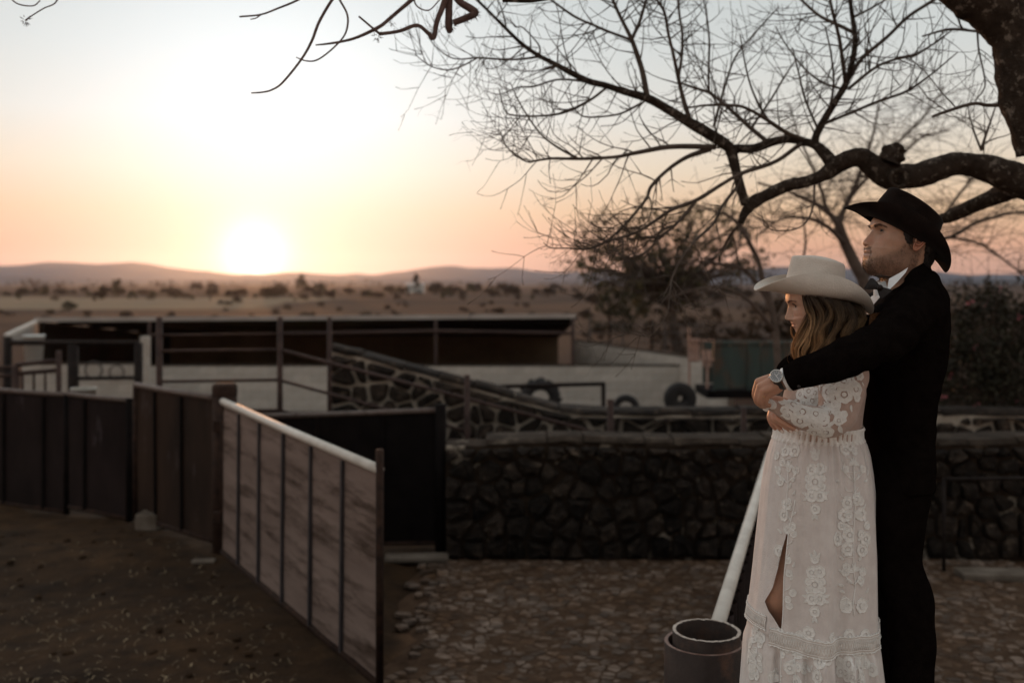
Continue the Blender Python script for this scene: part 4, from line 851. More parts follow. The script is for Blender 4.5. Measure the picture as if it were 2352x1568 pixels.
for i in range(70):      # dry scrub scattered nearer
    x = RB.uniform(-60, 1500); yb = RB.uniform(688, 735)
    if x < 450 and 685 < yb < 708: continue
    X, Y = at_plain(x, yb); k = RB.choice(('brush', 'low', 'brush')); H = RB.uniform(5, 13)/FD*Y
    plant(k, X, Y, H/{'low': .95, 'brush': .62}[k], 'low dry scrub clump on the plain beyond the shed', 'scrub clumps on the plain', 'scrub_clump')
for i in range(34):      # brush behind the right-hand wall
    x = RB.uniform(1340, 1760); yb = RB.uniform(690, 800); X, Y = at_plain(x, yb); k = RB.choice(('brush', 'low')); H = RB.uniform(8, 20)/FD*Y
    if Y < 33: continue
    plant(k, X, Y, H/{'low': .95, 'brush': .62}[k], 'dry brush clump beyond the wire fence', 'brush beyond the wire fence', 'scrub_clump')
b = MB(); RF = np.random.default_rng(9)      # far wood that reads as one mass
for i in range(420):
    Y = 600+RF.random()*1500; X = (RF.random()*2-1)*.75*Y; s = 1.5+3*RF.random(); leaves(b, (X, Y, ground_z(X, Y)+s*.6), (s*1.8, s*1.8, s), 16, s*.4, .2)
tag(b.build('far_wood', M_leafb), 'hazy line of far trees at the foot of the hills', 'wood', kind='stuff')
X, Y = at_plain(958, 675); o = thing('farm_house', 'tiny white farm building under the pointed tree on the plain', 'building')
MB().box((X, Y-6, .6), (5.2, 4, 2.2)).build('wall', M_bkt, o); 
MB().add([(X-2.9, Y-8.4, 1.65), (X+2.9, Y-8.4, 1.65), (X+2.9, Y-3.6, 2.3), (X-2.9, Y-3.6, 2.3), (X-2.9, Y-8.4, 1.8), (X+2.9, Y-8.4, 1.8), (X+2.9, Y-3.6, 2.45), (X-2.9, Y-3.6, 2.45)], [(0, 1, 5, 4), (4, 5, 6, 7), (1, 2, 6, 5), (2, 3, 7, 6), (3, 0, 4, 7), (3, 2, 1, 0)]).build('roof', M_tinp, o); setbase(o, (X, Y-6, -1))
for x, yb, h, lab in ((483, 690, 48, 'thin power pole on the plain left of the sun'), (842, 684, 44, 'power pole with crossarm on the plain right of the sun')):
    X, Y = at_plain(x, yb); H = h/FD*Y; o = thing('power_pole', lab, 'pole'); MB().tube([(X, Y, -1.2), (X, Y, -1+H)], [.14, .10], 8).build('pole', M_barkg, o, smooth=True); MB().bar((X-1.0, Y, -1+H*.93), (X+1.0, Y, -1+H*.93), .1, .12).build('crossarm', M_barkg, o); setbase(o, (X, Y, -1))
# ---- evening haze
hz = MB().box((0, 2500, 64), (9600, 5400, 150)).build('haze', None); hz['kind'] = 'stuff'; hz['label'] = 'warm evening haze over the plain'; hz['category'] = 'haze'
hm = bpy.data.materials.new('haze'); hm.use_nodes = True; hn = hm.node_tree.nodes; hn.remove(hn['Principled BSDF'])
pv = hn.new('ShaderNodeVolumePrincipled'); pv.inputs['Color'].default_value = (.66, .78, .98, 1); pv.inputs['Density'].default_value = .00008; pv.inputs['Anisotropy'].default_value = .80
hm.node_tree.links.new(pv.outputs[0], hn['Material Output'].inputs['Volume']); hz.data.materials.append(hm)
# ================================================================== THE COUPLE
from mathutils.bvhtree import BVHTree
def remesh(mb, vox, smooth=2, name='m'):
    me = mb.mesh(name); o = bpy.data.objects.new('tmp', me); C.objects.link(o)
    r = o.modifiers.new('r', 'REMESH'); r.mode = 'VOXEL'; r.voxel_size = vox
    if smooth: s = o.modifiers.new('s', 'SMOOTH'); s.factor = .5; s.iterations = smooth
    dg = bpy.context.evaluated_depsgraph_get(); n = bpy.data.meshes.new_from_object(o.evaluated_get(dg)); n.name = name
    bpy.data.objects.remove(o); n.polygons.foreach_set('use_smooth', [True]*len(n.polygons)); return n
def me_to_mb(me, col=None):
    b = MB(); n = len(me.vertices); a = np.empty(n*3); me.vertices.foreach_get('co', a); b.add(a.reshape(-1, 3), [tuple(p.vertices) for p in me.polygons], col); return b
def ph(pts, n=14, sub=6):      # capsule chain from photo points (x, y, Y, r_px)
    a, r = PP(pts, (len(pts)-1)*sub+1); b = MB().tube(a, r, n)
    b.ell(a[0], (r[0],)*3, n, 8); b.ell(a[-1], (r[-1],)*3, n, 8); return b
def join(*bs):
    m = MB()
    for b in bs: m.add(b.v, b.f, b.c if b.c else None)
    return m
M_skin = mat('skin', (.94, .94, .94), (1.06, 1.05, 1.04), 60, .48, .12, 260, vcol=True, sss=.25, spec=.4)
M_eye = mat('eye', (1, 1, 1), None, rough=.35, vcol=True, spec=.12)
M_hairb = mat('black_hair', (.010, .007, .006), (.022, .015, .012), 40, .5, .5, 200, spec=.4)
M_beard = mat('beard_hair', (.040, .023, .014), (.085, .050, .030), 60, .5, spec=.4, island=.4)
M_hairg = mat('golden_brown_hair', (.8, .8, .8), (1.2, 1.2, 1.2), 30, .40, spec=.5, vcol=True, island=.45, trans=.4)
M_felt = mat('dark_brown_felt', (.007, .0045, .0038), (.012, .0075, .006), 30, .92, .25, 220, spec=.12, sheen=.05)
M_feltw = mat('cream_felt', (.52, .47, .41), (.60, .545, .48), 20, .9, .3, 220, spec=.2, sheen=.3)
M_suit = mat('black_wool', (.0042, .003, .0027), (.0068, .005, .0044), 40, .95, .3, 160, spec=.02)
for _m in (M_suit, M_felt): _m.node_tree.nodes['Principled BSDF'].inputs['IOR'].default_value = 1.03
M_shirt = mat('white_cotton', (.70, .70, .70), (.78, .78, .77), 30, .8, .2, 120, spec=.2)
M_satin = mat('dark_satin', (.006, .004, .0035), (.020, .012, .009), 24, .5, .2, 60, spec=.2, c3=(.06, .04, .03), c3scale=30, c3lo=.6, c3hi=.7)
M_nude = mat('blush_tulle', (.65, .585, .55), (.74, .68, .64), 26, .8, .25, 190, spec=.15, sheen=.4, trans=.12)
M_sleeve = mat('sheer_sleeve', (.44, .31, .255), (.52, .385, .325), 26, .8, .25, 190, spec=.15, sheen=.3, trans=.12)
M_lace = mat('ivory_lace', (.78, .755, .715), (.88, .86, .825), 60, .85, .4, 300, spec=.15, sheen=.2)
M_steel = mat('watch_steel', (.55, .53, .50), None, rough=.25, metal=1)
M_dial = mat('watch_dial', (.20, .21, .22), None, rough=.3)
M_mark = mat('watch_marks', (.75, .73, .70), None, rough=.3)
M_strap = mat('black_leather', (.012, .009, .009), (.02, .016, .015), 40, .5, .3, 120)
M_gold = mat('gold', (.75, .45, .20), None, rough=.25, metal=1)
M_nail = mat('pale_nail', (.75, .66, .60), None, rough=.25)
def frame(yaw, pitch):         # facing -X; yaw>0 turns towards the camera, pitch>0 lifts the chin; columns forward, left, up
    f = Vector((-math.cos(yaw), -math.sin(yaw), 0)); u = Vector((0, 0, 1)); l = u.cross(f)
    q = Matrix.Rotation(-pitch, 3, l); f = q @ f; u = q @ u
    return Matrix((f, l, u)).transposed()
def pframe(x, yaw, pitch):      # a figure standing at photo column x: yaw measured from true profile to the lens
    al = math.atan((x-CX)/FD); return frame(yaw-al, pitch) @ Matrix.Diagonal((math.cos(al), 1, 1))
def head_surface(H):
    pz, px = np.array(H['prof']).T[1][::-1], np.array(H['prof']).T[0][::-1]
    bz, bx = np.array(H['base']).T[1][::-1], np.array(H['base']).T[0][::-1]
    wz, ww = np.array(H['w']).T; kz, kx = np.array(H['back']).T; xcz, xcv = np.array(H['xc']).T
    fe = H['feat']
    def S(th, z):
        """th: 0 = front, +pi/2 = left side"""
        xb = np.interp(z, bz, bx); nose = np.interp(z, pz, px)-xb; nose = max(0.0, nose) if z > H['zsub'] else nose; w = np.interp(z, wz, ww); bk = np.interp(z, kz, kx); xc = np.interp(z, xcz, xcv)
        c, s = math.cos(th), math.sin(th)
        e = H['sq'] if c > 0 else 1.0
        y = w*np.sign(s)*abs(s)**(.86 if c > 0 else 1.0)
        if c > 0: x = xc+(xb-xc)*abs(c)**e
        else: x = xc+(bk-xc)*abs(c)**.95
        if c > 0:
            for (kind, y0, z0, sy, sz, amp) in fe:
                for sg in ((1, -1) if y0 else (1,)):
                    g = math.exp(-((y-sg*y0)/sy)**2-((z-z0)/sz)**2); x += amp*g
            wn = np.interp(z, H['nw'][0], H['nw'][1]); x += nose*math.exp(-(abs(y)/wn)**2.4)
            for (y0, z0, sy, sz, amp) in H['lat']:      # sideways features: cheekbone, jaw
                y += np.sign(s)*amp*math.exp(-((abs(y)-y0)/sy)**2-((z-z0)/sz)**2)
        return x, y, z
    return S
def head_mesh(H, zs, nt=112, colf=None):
    S = head_surface(H); th = np.linspace(-PI, PI, nt, endpoint=False); th = th+.45*np.sin(th)*-1*.9  # finer at the front
    V = [[S(t, z) for t in th] for z in zs]; col = [[colf(*V[i][j], th[j]) for j in range(nt)] for i in range(len(zs))]
    return S, V, np.array(col), th
def eye_parts(c, r, gaze, skin, openU, openD, out, lashes=True):
    eb = MB(); n = 28
    vs = []; cs = []
    for i in range(15):
        t = PI*i/14
        for j in range(n):
            p = 2*PI*j/n; v = Vector((math.cos(t), math.sin(t)*math.cos(p), math.sin(t)*math.sin(p)))
            k = v.x; cs.append((.004, .003, .003) if k > .95 else ((.016, .009, .006) if k > .72 else (.16, .115, .095)))
            vs.append(v)
    rot = Vector((1, 0, 0)).rotation_difference(Vector(gaze)).to_matrix()
    eb.add([c+rot @ v*r for v in vs], [(i*n+j, i*n+(j+1) % n, (i+1)*n+(j+1) % n, (i+1)*n+j) for i in range(14) for j in range(n)], cs)
    lid = MB(); edge = []
    for (a0, a1, up) in ((openU, R(95), 1), (openD, -R(95), 0)):
        V = []
        for k in range(9):
            row = []
            for j in range(25):
                az = R(-95)+R(190)*j/24; a = a0*(math.cos(az*.95)**.6 if abs(az) < R(94) else 0)+(a1-a0*(math.cos(az*.95)**.6 if abs(az) < R(94) else 0))*k/8
                rr = r*1.10 if k else r*1.04
                row.append(c+Vector((math.cos(a)*math.cos(az), math.cos(a)*math.sin(az), math.sin(a)))*rr)
            V.append(row)
            if k == 1 and up: edge = row[3:-3]
        lid.grid(V, col=skin)
    lash = MB().tube(edge, [.0011]*len(edge), 5)
    if lashes:
        for p in edge[::1]:
            d = (p-c).normalized(); 
            for _ in range(2): lash.tube([p, p+d*.003+Vector((.001, 0, .001)), p+d*.0055+Vector((.0015, random.gauss(0, .001), .0045*out))], [.0004, .0003, .0001], 3, False)
    return eb, lid, lash
def xf(mb, M, c):
    c = Vector(c); mb.v = [tuple(M @ Vector(v)+c) for v in mb.v]; return mb
def ear(side, skin, s=1.0):
    b = MB(); out = []
    oc = [(-.004, .012), (.002, .024), (-.008, .031), (-.020, .028), (-.027, .016), (-.026, .002), (-.019, -.012), (-.012, -.024), (-.004, -.031), (.003, -.029), (.006, -.020), (.006, -.010)]
    q = spline([(a*s, 0, z*s) for a, z in oc]+[], 40)
    pts = [Vector((p[0], side*(.004+.012*max(0, min(1, -p[0]/.026))), p[2])) for p in q]
    red = tuple(np.array(skin)*np.array((1.05, .8, .74)))
    b.tube(pts, [.0030*s if 6 < i < 30 else .0026*s for i in range(40)], 8, True, red)
    c0 = Vector((-.004*s, side*.001, -.002*s))
    V = [[c0.lerp(p, f)+Vector((0, -side*.0045*math.sin(PI*f)*(1 if p.z > -.018 else .2), 0)) for p in pts] for f in (0.05, .3, .55, .8, .98)]
    b.grid(V, col=red); b.grid([[p-Vector((0, side*.003, 0)) for p in r] for r in V], col=skin)
    a = spline([(-.006, 0, .022), (-.016, 0, .017), (-.019, 0, .004), (-.014, 0, -.008), (-.006, 0, -.014), (.000, 0, -.012)], 20)
    b.tube([Vector((p[0]*s, side*(.007+.006*min(1, -p[0]/.02)), p[2]*s)) for p in a], .0024*s, 8, True, red)
    b.ell((.004*s, side*.004, -.001*s), (.004*s, .004*s, .007*s), 10, 8, col=skin); b.ell((-.003*s, side*.004, -.026*s), (.007*s, .0035*s, .007*s), 12, 8, col=red)
    return b
def strands(mb, S, pick, n, L, dirf, r=.00035, RR=None, M=None, c=None):
    k = 0; tries = 0
    while k < n and tries < n*30:
        tries += 1; th = RR.uniform(-PI*.75, PI*.75); z = RR.uniform(*pick['z'])
        p = np.array(S(th, z))
        if RR.random() > pick['f'](p[0], p[1], p[2], th): continue
        e = 1e-3; a = np.array(S(th+e*8, z))-p; b_ = np.array(S(th, z+e))-p; nn = np.cross(a, b_); ln = np.linalg.norm(nn)
        if ln < 1e-12: continue
        nn /= ln
        if np.dot(nn, (p[0]-.01, p[1], 0)) < 0: nn = -nn
        d = np.array(dirf(*p))+np.array([RR.gauss(0, .3) for _ in range(3)]); d /= np.linalg.norm(d); l = L*RR.uniform(.5, 1.3)
        q = [Vector(p), Vector(p+nn*l*.35+d*l*.5), Vector(p+nn*l*.45+d*l)]
        mb.tube([M @ v+c for v in q], [r, r*.8, r*.3], 3, False); k += 1
# ------------------------------------------------------------------ hats
def hat(t, M, c, m, a, b, A, B, crown, roll, front_dip, back_dip, name_label, side_top=.085, lean=1.0, thick=.0028, crease=1.0, tiltc=0.0):
    """a,b crown half length/width; A,B brim half length/width; roll height of the sides. local x forward, y left, z up"""
    h = bpy.data.objects.new('hat', None); C.objects.link(h); h.parent = t; h['label'] = name_label
    nt_, nr = 96, 15; V = []; U = []
    for i in range(nr+1):
        f = i/nr; row = []
        for j in range(nt_):
            p = 2*PI*j/nt_; cx_, sy_ = math.cos(p), math.sin(p)
            ex = a+(A-a)*f; ey = b+(B-b)*f
            s = abs(sy_)**1.5; up = roll*s*(f**1.75)
            pull = 1-.34*s*(f**2.1)*lean
            dip = -(front_dip if cx_ > 0 else back_dip)*(abs(cx_)**2.2)*f**1.5
            row.append(Vector((ex*cx_, ey*sy_*pull, up+dip)))
        V.append(row)
    U = [[v+Vector((0, 0, -thick)) for v in r] for r in V]
    mb = MB().grid(V, closeu=True); mb.grid(U, closeu=True, flip=True); mb.grid([V[-1], U[-1]], closeu=True)
    xf(mb, M, c).build('brim', m, h, smooth=True)
    # crown with a cattleman crease
    W = []; nz = 22
    for i in range(nz+1):
        f = i/nz; row = []
        if f < .66: q = f/.66; rr = 1-.10*q**1.4-.04*q; z0 = q*.90; cap = 0
        else: q = (f-.66)/.34; rr = (1-.14)*(1-q)**.55 if q < 1 else 0; z0 = .90+.10*math.sin(q*PI/2); cap = q
        for j in range(nt_):
            p = 2*PI*j/nt_; cx_, sy_ = math.cos(p), math.sin(p); x = a*rr*cx_; y = b*rr*sy_
            z = crown*z0*(1+tiltc*x/a)
            # centre trough and two side dents
            z -= crease*crown*.17*math.exp(-(y/(b*.30))**2)*min(1, cap*2.2)*(1-.35*max(0, -x/a))
            k = math.exp(-((f-.60)/.16)**2)*math.exp(-((x/a-.42)/.42)**2)*abs(sy_); y *= 1-.17*k*crease
            z -= crease*.020*math.exp(-((x/a-.95)/.25)**2)*cap*0
            row.append(Vector((x, y, z-.004)))
        W.append(row)
    mb = MB().grid(W, closeu=True); mb.grid([[v*.97 for v in r] for r in W[:16]], closeu=True, flip=True)
    xf(mb, M, c).build('crown', m, h, smooth=True)
    band = [[Vector((a*(1.004-.012*k)*math.cos(p), b*(1.004-.012*k)*math.sin(p), .002+.012*k)) for p in np.linspace(0, 2*PI, 72, endpoint=False)] for k in (0, .5, 1)]
    xf(MB().grid(band, closeu=True), M, c).build('hat_band', m, h, smooth=True)
    return h
# ------------------------------------------------------------------ GROOM
def groom():
    t = thing('person', 'man in black suit, bow tie and dark cowboy hat embracing the woman from behind', 'person')
    Yh = 2.80; sc_ = 5576.0; tau = R(12)
    def loc(zx, zy):
        dx, dz = -(zx-1090)/sc_, -(zy-960)/sc_
        return (dx*math.cos(tau)+dz*math.sin(tau), -dx*math.sin(tau)+dz*math.cos(tau))
    tr = [(530, 580), (500, 660), (498, 690), (508, 722), (480, 765), (450, 805), (400, 862), (366, 905), (359, 925), (366, 950), (385, 970), (412, 988), (404, 1012), (397, 1036), (390, 1062), (396, 1084), (406, 1099), (396, 1112), (388, 1132), (387, 1156), (394, 1188), (390, 1215), (383, 1250), (390, 1300), (405, 1345), (450, 1400), (500, 1426), (560, 1444), (640, 1462), (690, 1490), (700, 1540)]
    prof = [(.080, .112), (.094, .092), (.104, .070)]+[loc(*p) for p in tr]
    prof = [(x, z) for x, z in prof]; zz = [p[1] for p in prof]
    for i in range(1, len(prof)):          # heights strictly falling
        if prof[i][1] >= prof[i-1][1]-.0002: prof[i] = (prof[i][0], prof[i-1][1]-.0004)
    prof += [(.040, -.150), (.036, -.190), (.040, -.235)]
    zt = loc(498, 690)[1]; zsn = loc(412, 988)[1]
    zch = loc(383, 1250)
    base = [p for p in prof if p[1] > zt+.001]+[(loc(498, 690)[0], zt), (.1085, .014), (.1060, .000), (.1065, -.014), (.1105, -.024), (loc(412, 988)[0]-.001, zsn-.002), (.1165, -.050), (.1145, -.064)]+[p for p in prof if p[1] < zch[1]+.0005]
    H = dict(prof=prof, base=base, sq=.62, zsub=zsn,
        w=[(-.24, .064), (-.19, .060), (-.15, .058), (-.125, .058), (-.11, .057), (-.10, .056), (-.085, .060), (-.06, .0665), (-.03, .0705), (0, .0725), (.03, .0735), (.06, .0745), (.085, .066), (.10, .050), (.110, .030), (.114, .004)],
        back=[(-.24, -.075), (-.19, -.068), (-.15, -.062), (-.10, -.062), (-.06, -.070), (-.03, -.080), (0, -.088), (.03, -.080), (.055, -.060), (.075, -.048), (.095, -.038), (.108, -.02), (.114, -.004)],
        xc=[(-.24, -.02), (-.15, -.012), (-.11, -.002), (-.06, .008), (0, .010), (.08, .008), (.136, .0)],
        nw=([-.075, -.04, -.030, -.022, -.012, 0, .012, .022, .03], [.024, .022, .0175, .0175, .013, .0105, .010, .013, .02]),
        feat=[('socket', .032, .0165, .017, .0105, -.0125), ('brow', .030, .033, .022, .008, .003), ('cheek', .045, -.010, .018, .016, .0035), ('alar', .0145, -.0235, .0065, .0065, .0055), ('mouthc', .026, -.050, .007, .006, -.003), ('naso', .024, -.034, .006, .014, -.0015), ('lip', .013, -.0435, .012, .0035, .0012), ('lip2', .010, -.0565, .012, .0035, .0015), ('chin', .0, -.08, .02, .012, .001)],
        lat=[(.062, -.005, .02, .014, .003), (.055, -.068, .02, .018, .003)])
    skin = np.array((.40, .232, .155)); bear = np.array((.105, .060, .042))
    def beardm(x, y, z, th):
        if abs(th) > 1.9: return 0
        ay = abs(y); m = 0
        chk = -.030-.30*(x-.02) if x < .10 else -.06           # upper beard line falls towards the mouth
        chk = np.interp(x, [-.02, .02, .045, .07, .09, .11], [.02, .008, -.022, -.043, -.052, -.060])
        m = float(smoothstep(chk+.016, chk-.022, z))*.9
        if x < -.012: m *= float(smoothstep(-.024, -.012, x))
        mou = float(smoothstep(-.030, -.033, z)*smoothstep(-.0435, -.0405, z))*float(smoothstep(.029, .021, ay))*(1 if ay > .0025 else .4); m = max(m, min(1, 1.25*mou))
        if .023 < ay < .034: m = max(m, .65*float(smoothstep(-.036, -.046, z)*smoothstep(-.074, -.060, z))*math.exp(-((ay-.0275)/.005)**2))
        if ay < .023 and -.0625 < z < -.0405: m = 0            # lips
        if ay < .022 and -.070 < z < -.0625: m *= .7 if ay < .008 else .15
        m *= float(smoothstep(-.128, -.106, z)) if z < -.1 else 1
        return m
    def col(x, y, z, th):
        c = skin.copy(); n = mnoise.noise(Vector((x*60, y*60, z*60)))
        c *= 1+.06*n
        if abs(th) < 1.6:
            c *= 1+np.array((.10, -.04, -.05))*math.exp(-((abs(y)-.012)/.012)**2-((z+.016)/.012)**2)+np.array((.05, -.03, -.03))*math.exp(-((abs(y)-.045)/.02)**2-((z+.008)/.014)**2)
            c *= 1-.25*math.exp(-((abs(y)-.032)/.016)**2-((z-.018)/.008)**2)
            if abs(y) < .024 and -.0585 < z < -.0425 and x > .09:
                k = (1-abs(y)/.025)**.4; c = c*(1-.7*k)+np.array((.33, .155, .115))*.7*k
                if abs(z+.0500) < .0011: c *= .45
            if abs(abs(y)-.0085) < .0042 and abs(z+.0305) < .0022: c *= .22      # nostril
        m = beardm(x, y, z, th)*(.82+.35*n); m = np.clip(m, 0, 1)*.74; c = c*(1-m)+bear*m
        return tuple(np.clip(c, 0, 1))
    zs = np.concatenate([np.linspace(-.235, -.112, 20)[:-1], np.linspace(-.112, .04, 118)[:-1], np.linspace(.04, .114, 26)])
    S, V, cc, th = head_mesh(H, zs, 128, col)
    Mh = pframe(2083, R(21), tau); c0 = P(1923.6+1090/6.827, 419.2+960/6.827, Yh)
    hb = MB().grid([[Mh @ Vector(p)+c0 for p in r] for r in V], closeu=True, col=cc)
    for sd in (1,): hb = join(hb, xf(ear(1, tuple(skin), .84), Mh @ Matrix.Rotation(R(14), 3, 'Z') @ Matrix.Rotation(R(-4), 3, 'Y'), c0+Mh @ Vector((.006, .0755, .005))))
    hb = join(hb, xf(ear(-1, tuple(skin), 1.0), Mh @ Matrix.Rotation(R(-14), 3, 'Z'), c0+Mh @ Vector((-.003, -.0745, 0))))
    lb = MB(); eb_, ls_ = [], []
    for sg in (1, -1):
        e, l, a = eye_parts(Vector((.0860, sg*.0315, .0168)), .0120, (1, sg*.02, .06), tuple(skin*.74), R(18), R(-15), .3, False)
        eb_.append(e); lb = join(lb, l); ls_.append(a)
    hb = join(hb, xf(lb, Mh, c0))
    # arms, hands, trunk and legs under the clothes
    skc = tuple(skin*.98)
    hand = join(ph([(1830, 860, 2.475, 20), (1800, 871, 2.495, 17.5), (1780, 878, 2.50, 19)]),
        ph([(1796, 866, 2.505, 13), (1768, 871, 2.512, 12.5), (1743, 877, 2.515, 10)]), ph([(1796, 870, 2.495, 13), (1770, 880, 2.494, 13), (1747, 888, 2.494, 10)]), ph([(1797, 876, 2.49, 13), (1774, 889, 2.487, 12.5), (1753, 898, 2.486, 9.5)]), ph([(1799, 880, 2.492, 12), (1780, 896, 2.490, 11), (1763, 905, 2.490, 9)]),
        ph([(1743, 877, 2.515, 9.6), (1736, 898, 2.523, 8.4), (1735, 910, 2.535, 7.6), (1741, 920, 2.552, 6.8)]), ph([(1747, 888, 2.494, 9.4), (1739, 912, 2.501, 8.2), (1740, 923, 2.514, 7.4), (1747, 929, 2.532, 6.6)]), ph([(1753, 898, 2.486, 9), (1746, 920, 2.493, 7.9), (1748, 930, 2.507, 7.1), (1755, 933, 2.524, 6.4)]), ph([(1763, 905, 2.490, 8.4), (1758, 922, 2.497, 7), (1760, 929, 2.510, 6.3), (1766, 931, 2.522, 5.8)]),
        ph([(1785, 868, 2.53, 11), (1768, 872, 2.56, 10), (1758, 884, 2.575, 8.6), (1758, 897, 2.58, 7)]))
    hm_ = remesh(hand, .0024, 2); hnd = me_to_mb(hm_); cs = []
    for v in hnd.v:
        n = mnoise.noise(Vector(v)*70); k = 1+.07*n; cs.append(tuple(skin*np.array((1.04, .93, .90))*k))
    hnd.c = cs
    under = join(ph([(2085, 640, 2.82, 40), (2085, 700, 2.82, 50), (2080, 800, 2.82, 56), (2072, 950, 2.82, 50), (2068, 1080, 2.82, 50)]), ph([(2085, 715, 2.70, 30), (2085, 715, 2.94, 30)]), ph([(2100, 720, 2.68, 30), (2030, 785, 2.50, 28), (1900, 838, 2.455, 24), (1812, 868, 2.49, 17)]), ph([(2080, 720, 2.97, 30), (1930, 800, 3.0, 26), (1850, 845, 2.86, 22), (1795, 865, 2.70, 16)]),
        ph([(2068, 1080, 2.75, 42), (2066, 1250, 2.71, 32), (2084, 1400, 2.71, 28), (2092, 1880, 2.71, 20)]), ph([(2052, 1080, 2.88, 42), (2034, 1250, 2.92, 32), (2040, 1400, 2.93, 28), (2044, 1880, 2.93, 20)]))
    um = me_to_mb(remesh(under, .014, 2), skc)
    body = join(hb, hnd, um).build('body', M_skin, t, smooth=True)
    for e, a in zip(eb_, ls_): xf(e, Mh, c0).build('eye', M_eye, body, smooth=True); xf(a, Mh, c0).build('eyelid_edge', M_hairb, body)
    RR = random.Random(4)
    bd = MB(); strands(bd, S, dict(z=(-.12, .022), f=lambda x, y, z, th: beardm(x, y, z, th)**1.4), 4200, .0030, lambda x, y, z: (.15, .0, -1), .00026, RR, Mh, c0)
    bd.build('beard', M_beard, t)
    for sg in (1, -1):
        br = MB(); strands(br, S, dict(z=(.018, .042), f=lambda x, y, z, th: 1.0 if (x > .05 and .015 < y*sg < .056 and abs(z-(.0265+.20*(y*sg-.01)-4.2*max(0, y*sg-.034)**1.6)) < .0036*(1.15-y*sg/.07)) else 0), 300, .0055, lambda x, y, z: (-.3, .9*np.sign(y), .02), .00030, RR, Mh, c0)
        br.build('eyebrow', M_beard, t)
    # cropped hair round the sides and nape
    def hairm(x, y, z, th):
        hl = np.interp(z, [-.13, -.09, -.03, -.012, .0, .02, .04, .06, .09], [-.045, -.046, -.033, .020, .034, .044, .056, .070, .09])
        m = float(smoothstep(hl+.004, hl-.004, x)) if z > -.018 else float(smoothstep(hl+.004, hl-.006, x))
        if -.045 < z < .030 and -.030 < x < .020: m = 0.0
        if z < -.1: m *= float(smoothstep(-.125, -.105, z))
        return m
    hz_ = np.linspace(-.125, .113, 70); th2 = np.linspace(-PI, PI, 120, endpoint=False); hv = MB(); G = []
    for z in hz_:
        row = []
        for a in th2:
            p = Vector(S(a, z)); m = hairm(*p, a); n = Vector((p.x-.0, p.y, 0)); n.normalize(); row.append(p+n*(-.003+.0105*m*(1 if z < .05 else .3)*(1+.35*mnoise.noise(p*90))))
        G.append([Mh @ v+c0 for v in row])
    hv.grid(G, closeu=True)
    strands(hv, S, dict(z=(-.12, .045), f=lambda x, y, z, th: hairm(x, y, z, th)), 3600, .011, lambda x, y, z: (-.6, 0, -.55), .0006, RR, Mh, c0)
    hv.build('hair', M_hairb, t, smooth=True)
    # hat, pushed back
    Mhat = pframe(2065, R(13), R(30.5)); q = P(2065, 535, Yh)
    hat(t, Mhat, q, M_felt, .108, .084, .176, .150, .107, .055, .012, .030, 'dark brown felt cowboy hat pushed back on the head', lean=.9, tiltc=.10)
    # jacket: trunk rings from collar to hem, with both sleeves
    rings = [  # y, xl, xr, half width across, lean of the ring
        (628, 2052, 2114, .070, .55), (636, 2042, 2124, .105, .48), (648, 2028, 2138, .150, .38), (664, 2010, 2140, .185, .25), (690, 1996, 2153, .207, .12), (730, 1990, 2159, .215, .05), (780, 1988, 2160, .212, 0), (840, 1991, 2153, .200, 0), (900, 1992, 2142, .186, 0), (960, 1994, 2132, .176, 0), (1010, 1996, 2128, .176, 0), (1060, 1994, 2125, .186, 0), (1098, 1992, 2124, .196, 0), (1108, 1994, 2122, .194, 0)]
    yw = R(6); na = 72; V = []
    Yc = 2.82
    def ringpt(y, xl, xr, hw, ln, a, grow_=0):
        k = Yc/FD; hx = (xr-xl)/2*k+grow_; cx_ = ((xl+xr)/2-CX)*k
        X = -math.cos(a)*abs(math.cos(a))**-.12*hx if abs(math.cos(a)) > 1e-6 else 0; Yv = -math.sin(a)*(hw+grow_)*abs(math.sin(a))**-.08 if abs(math.sin(a)) > 1e-6 else 0
        return Vector((cx_+X*math.cos(yw)+Yv*math.sin(yw)*.3, Yc+Yv*math.cos(yw)+X*math.sin(yw), CZ-(y-HY)*k+ln*X))
    rs = spline(rings, 60)
    for r_ in rs: V.append([ringpt(*r_, a) for a in np.linspace(0, 2*PI, na, endpoint=False)])
    tk = MB().grid(V, closeu=True); tk.f += [tuple(range(na)), tuple(range((len(V)-1)*na, len(V)*na))[::-1]]
    slv = ph([(2100, 708, 2.69, 56), (2076, 742, 2.59, 55), (2038, 778, 2.50, 51), (1985, 803, 2.455, 47), (1930, 826, 2.445, 45), (1875, 846, 2.455, 41), (1842, 857, 2.47, 34), (1826, 863, 2.478, 31)], 24)
    slf = ph([(2085, 706, 2.98, 58), (2020, 745, 3.02, 52), (1930, 790, 3.0, 46), (1860, 830, 2.88, 40), (1815, 852, 2.74, 32)], 20)
    jm = remesh(join(tk, slv, slf), .0065, 5, 'jacket')
    co = np.empty(len(jm.vertices)*3); jm.vertices.foreach_get('co', co); co = co.reshape(-1, 3); no = np.empty_like(co); jm.vertices.foreach_get('normal', no.ravel()) if False else None
    nr_ = np.empty(len(jm.vertices)*3); jm.vertices.foreach_get('normal', nr_); nr_ = nr_.reshape(-1, 3)
    for i in range(len(co)):
        p = co[i]; f = mnoise.noise(Vector((p[0]*9+p[2]*7, p[1]*6, p[2]*9-p[0]*8)))*.0075+mnoise.noise(Vector((p[0]*22-p[2]*14, p[1]*12, p[2]*24+p[0]*10)))*.0035+.004*math.sin((p[0]*.8+p[2])*95+6*mnoise.noise(Vector(p)*7))*math.exp(-((p[0]-.93)**2+(p[1]-2.50)**2+(p[2]-2.24)**2)/.012)
        co[i] = p+nr_[i]*f
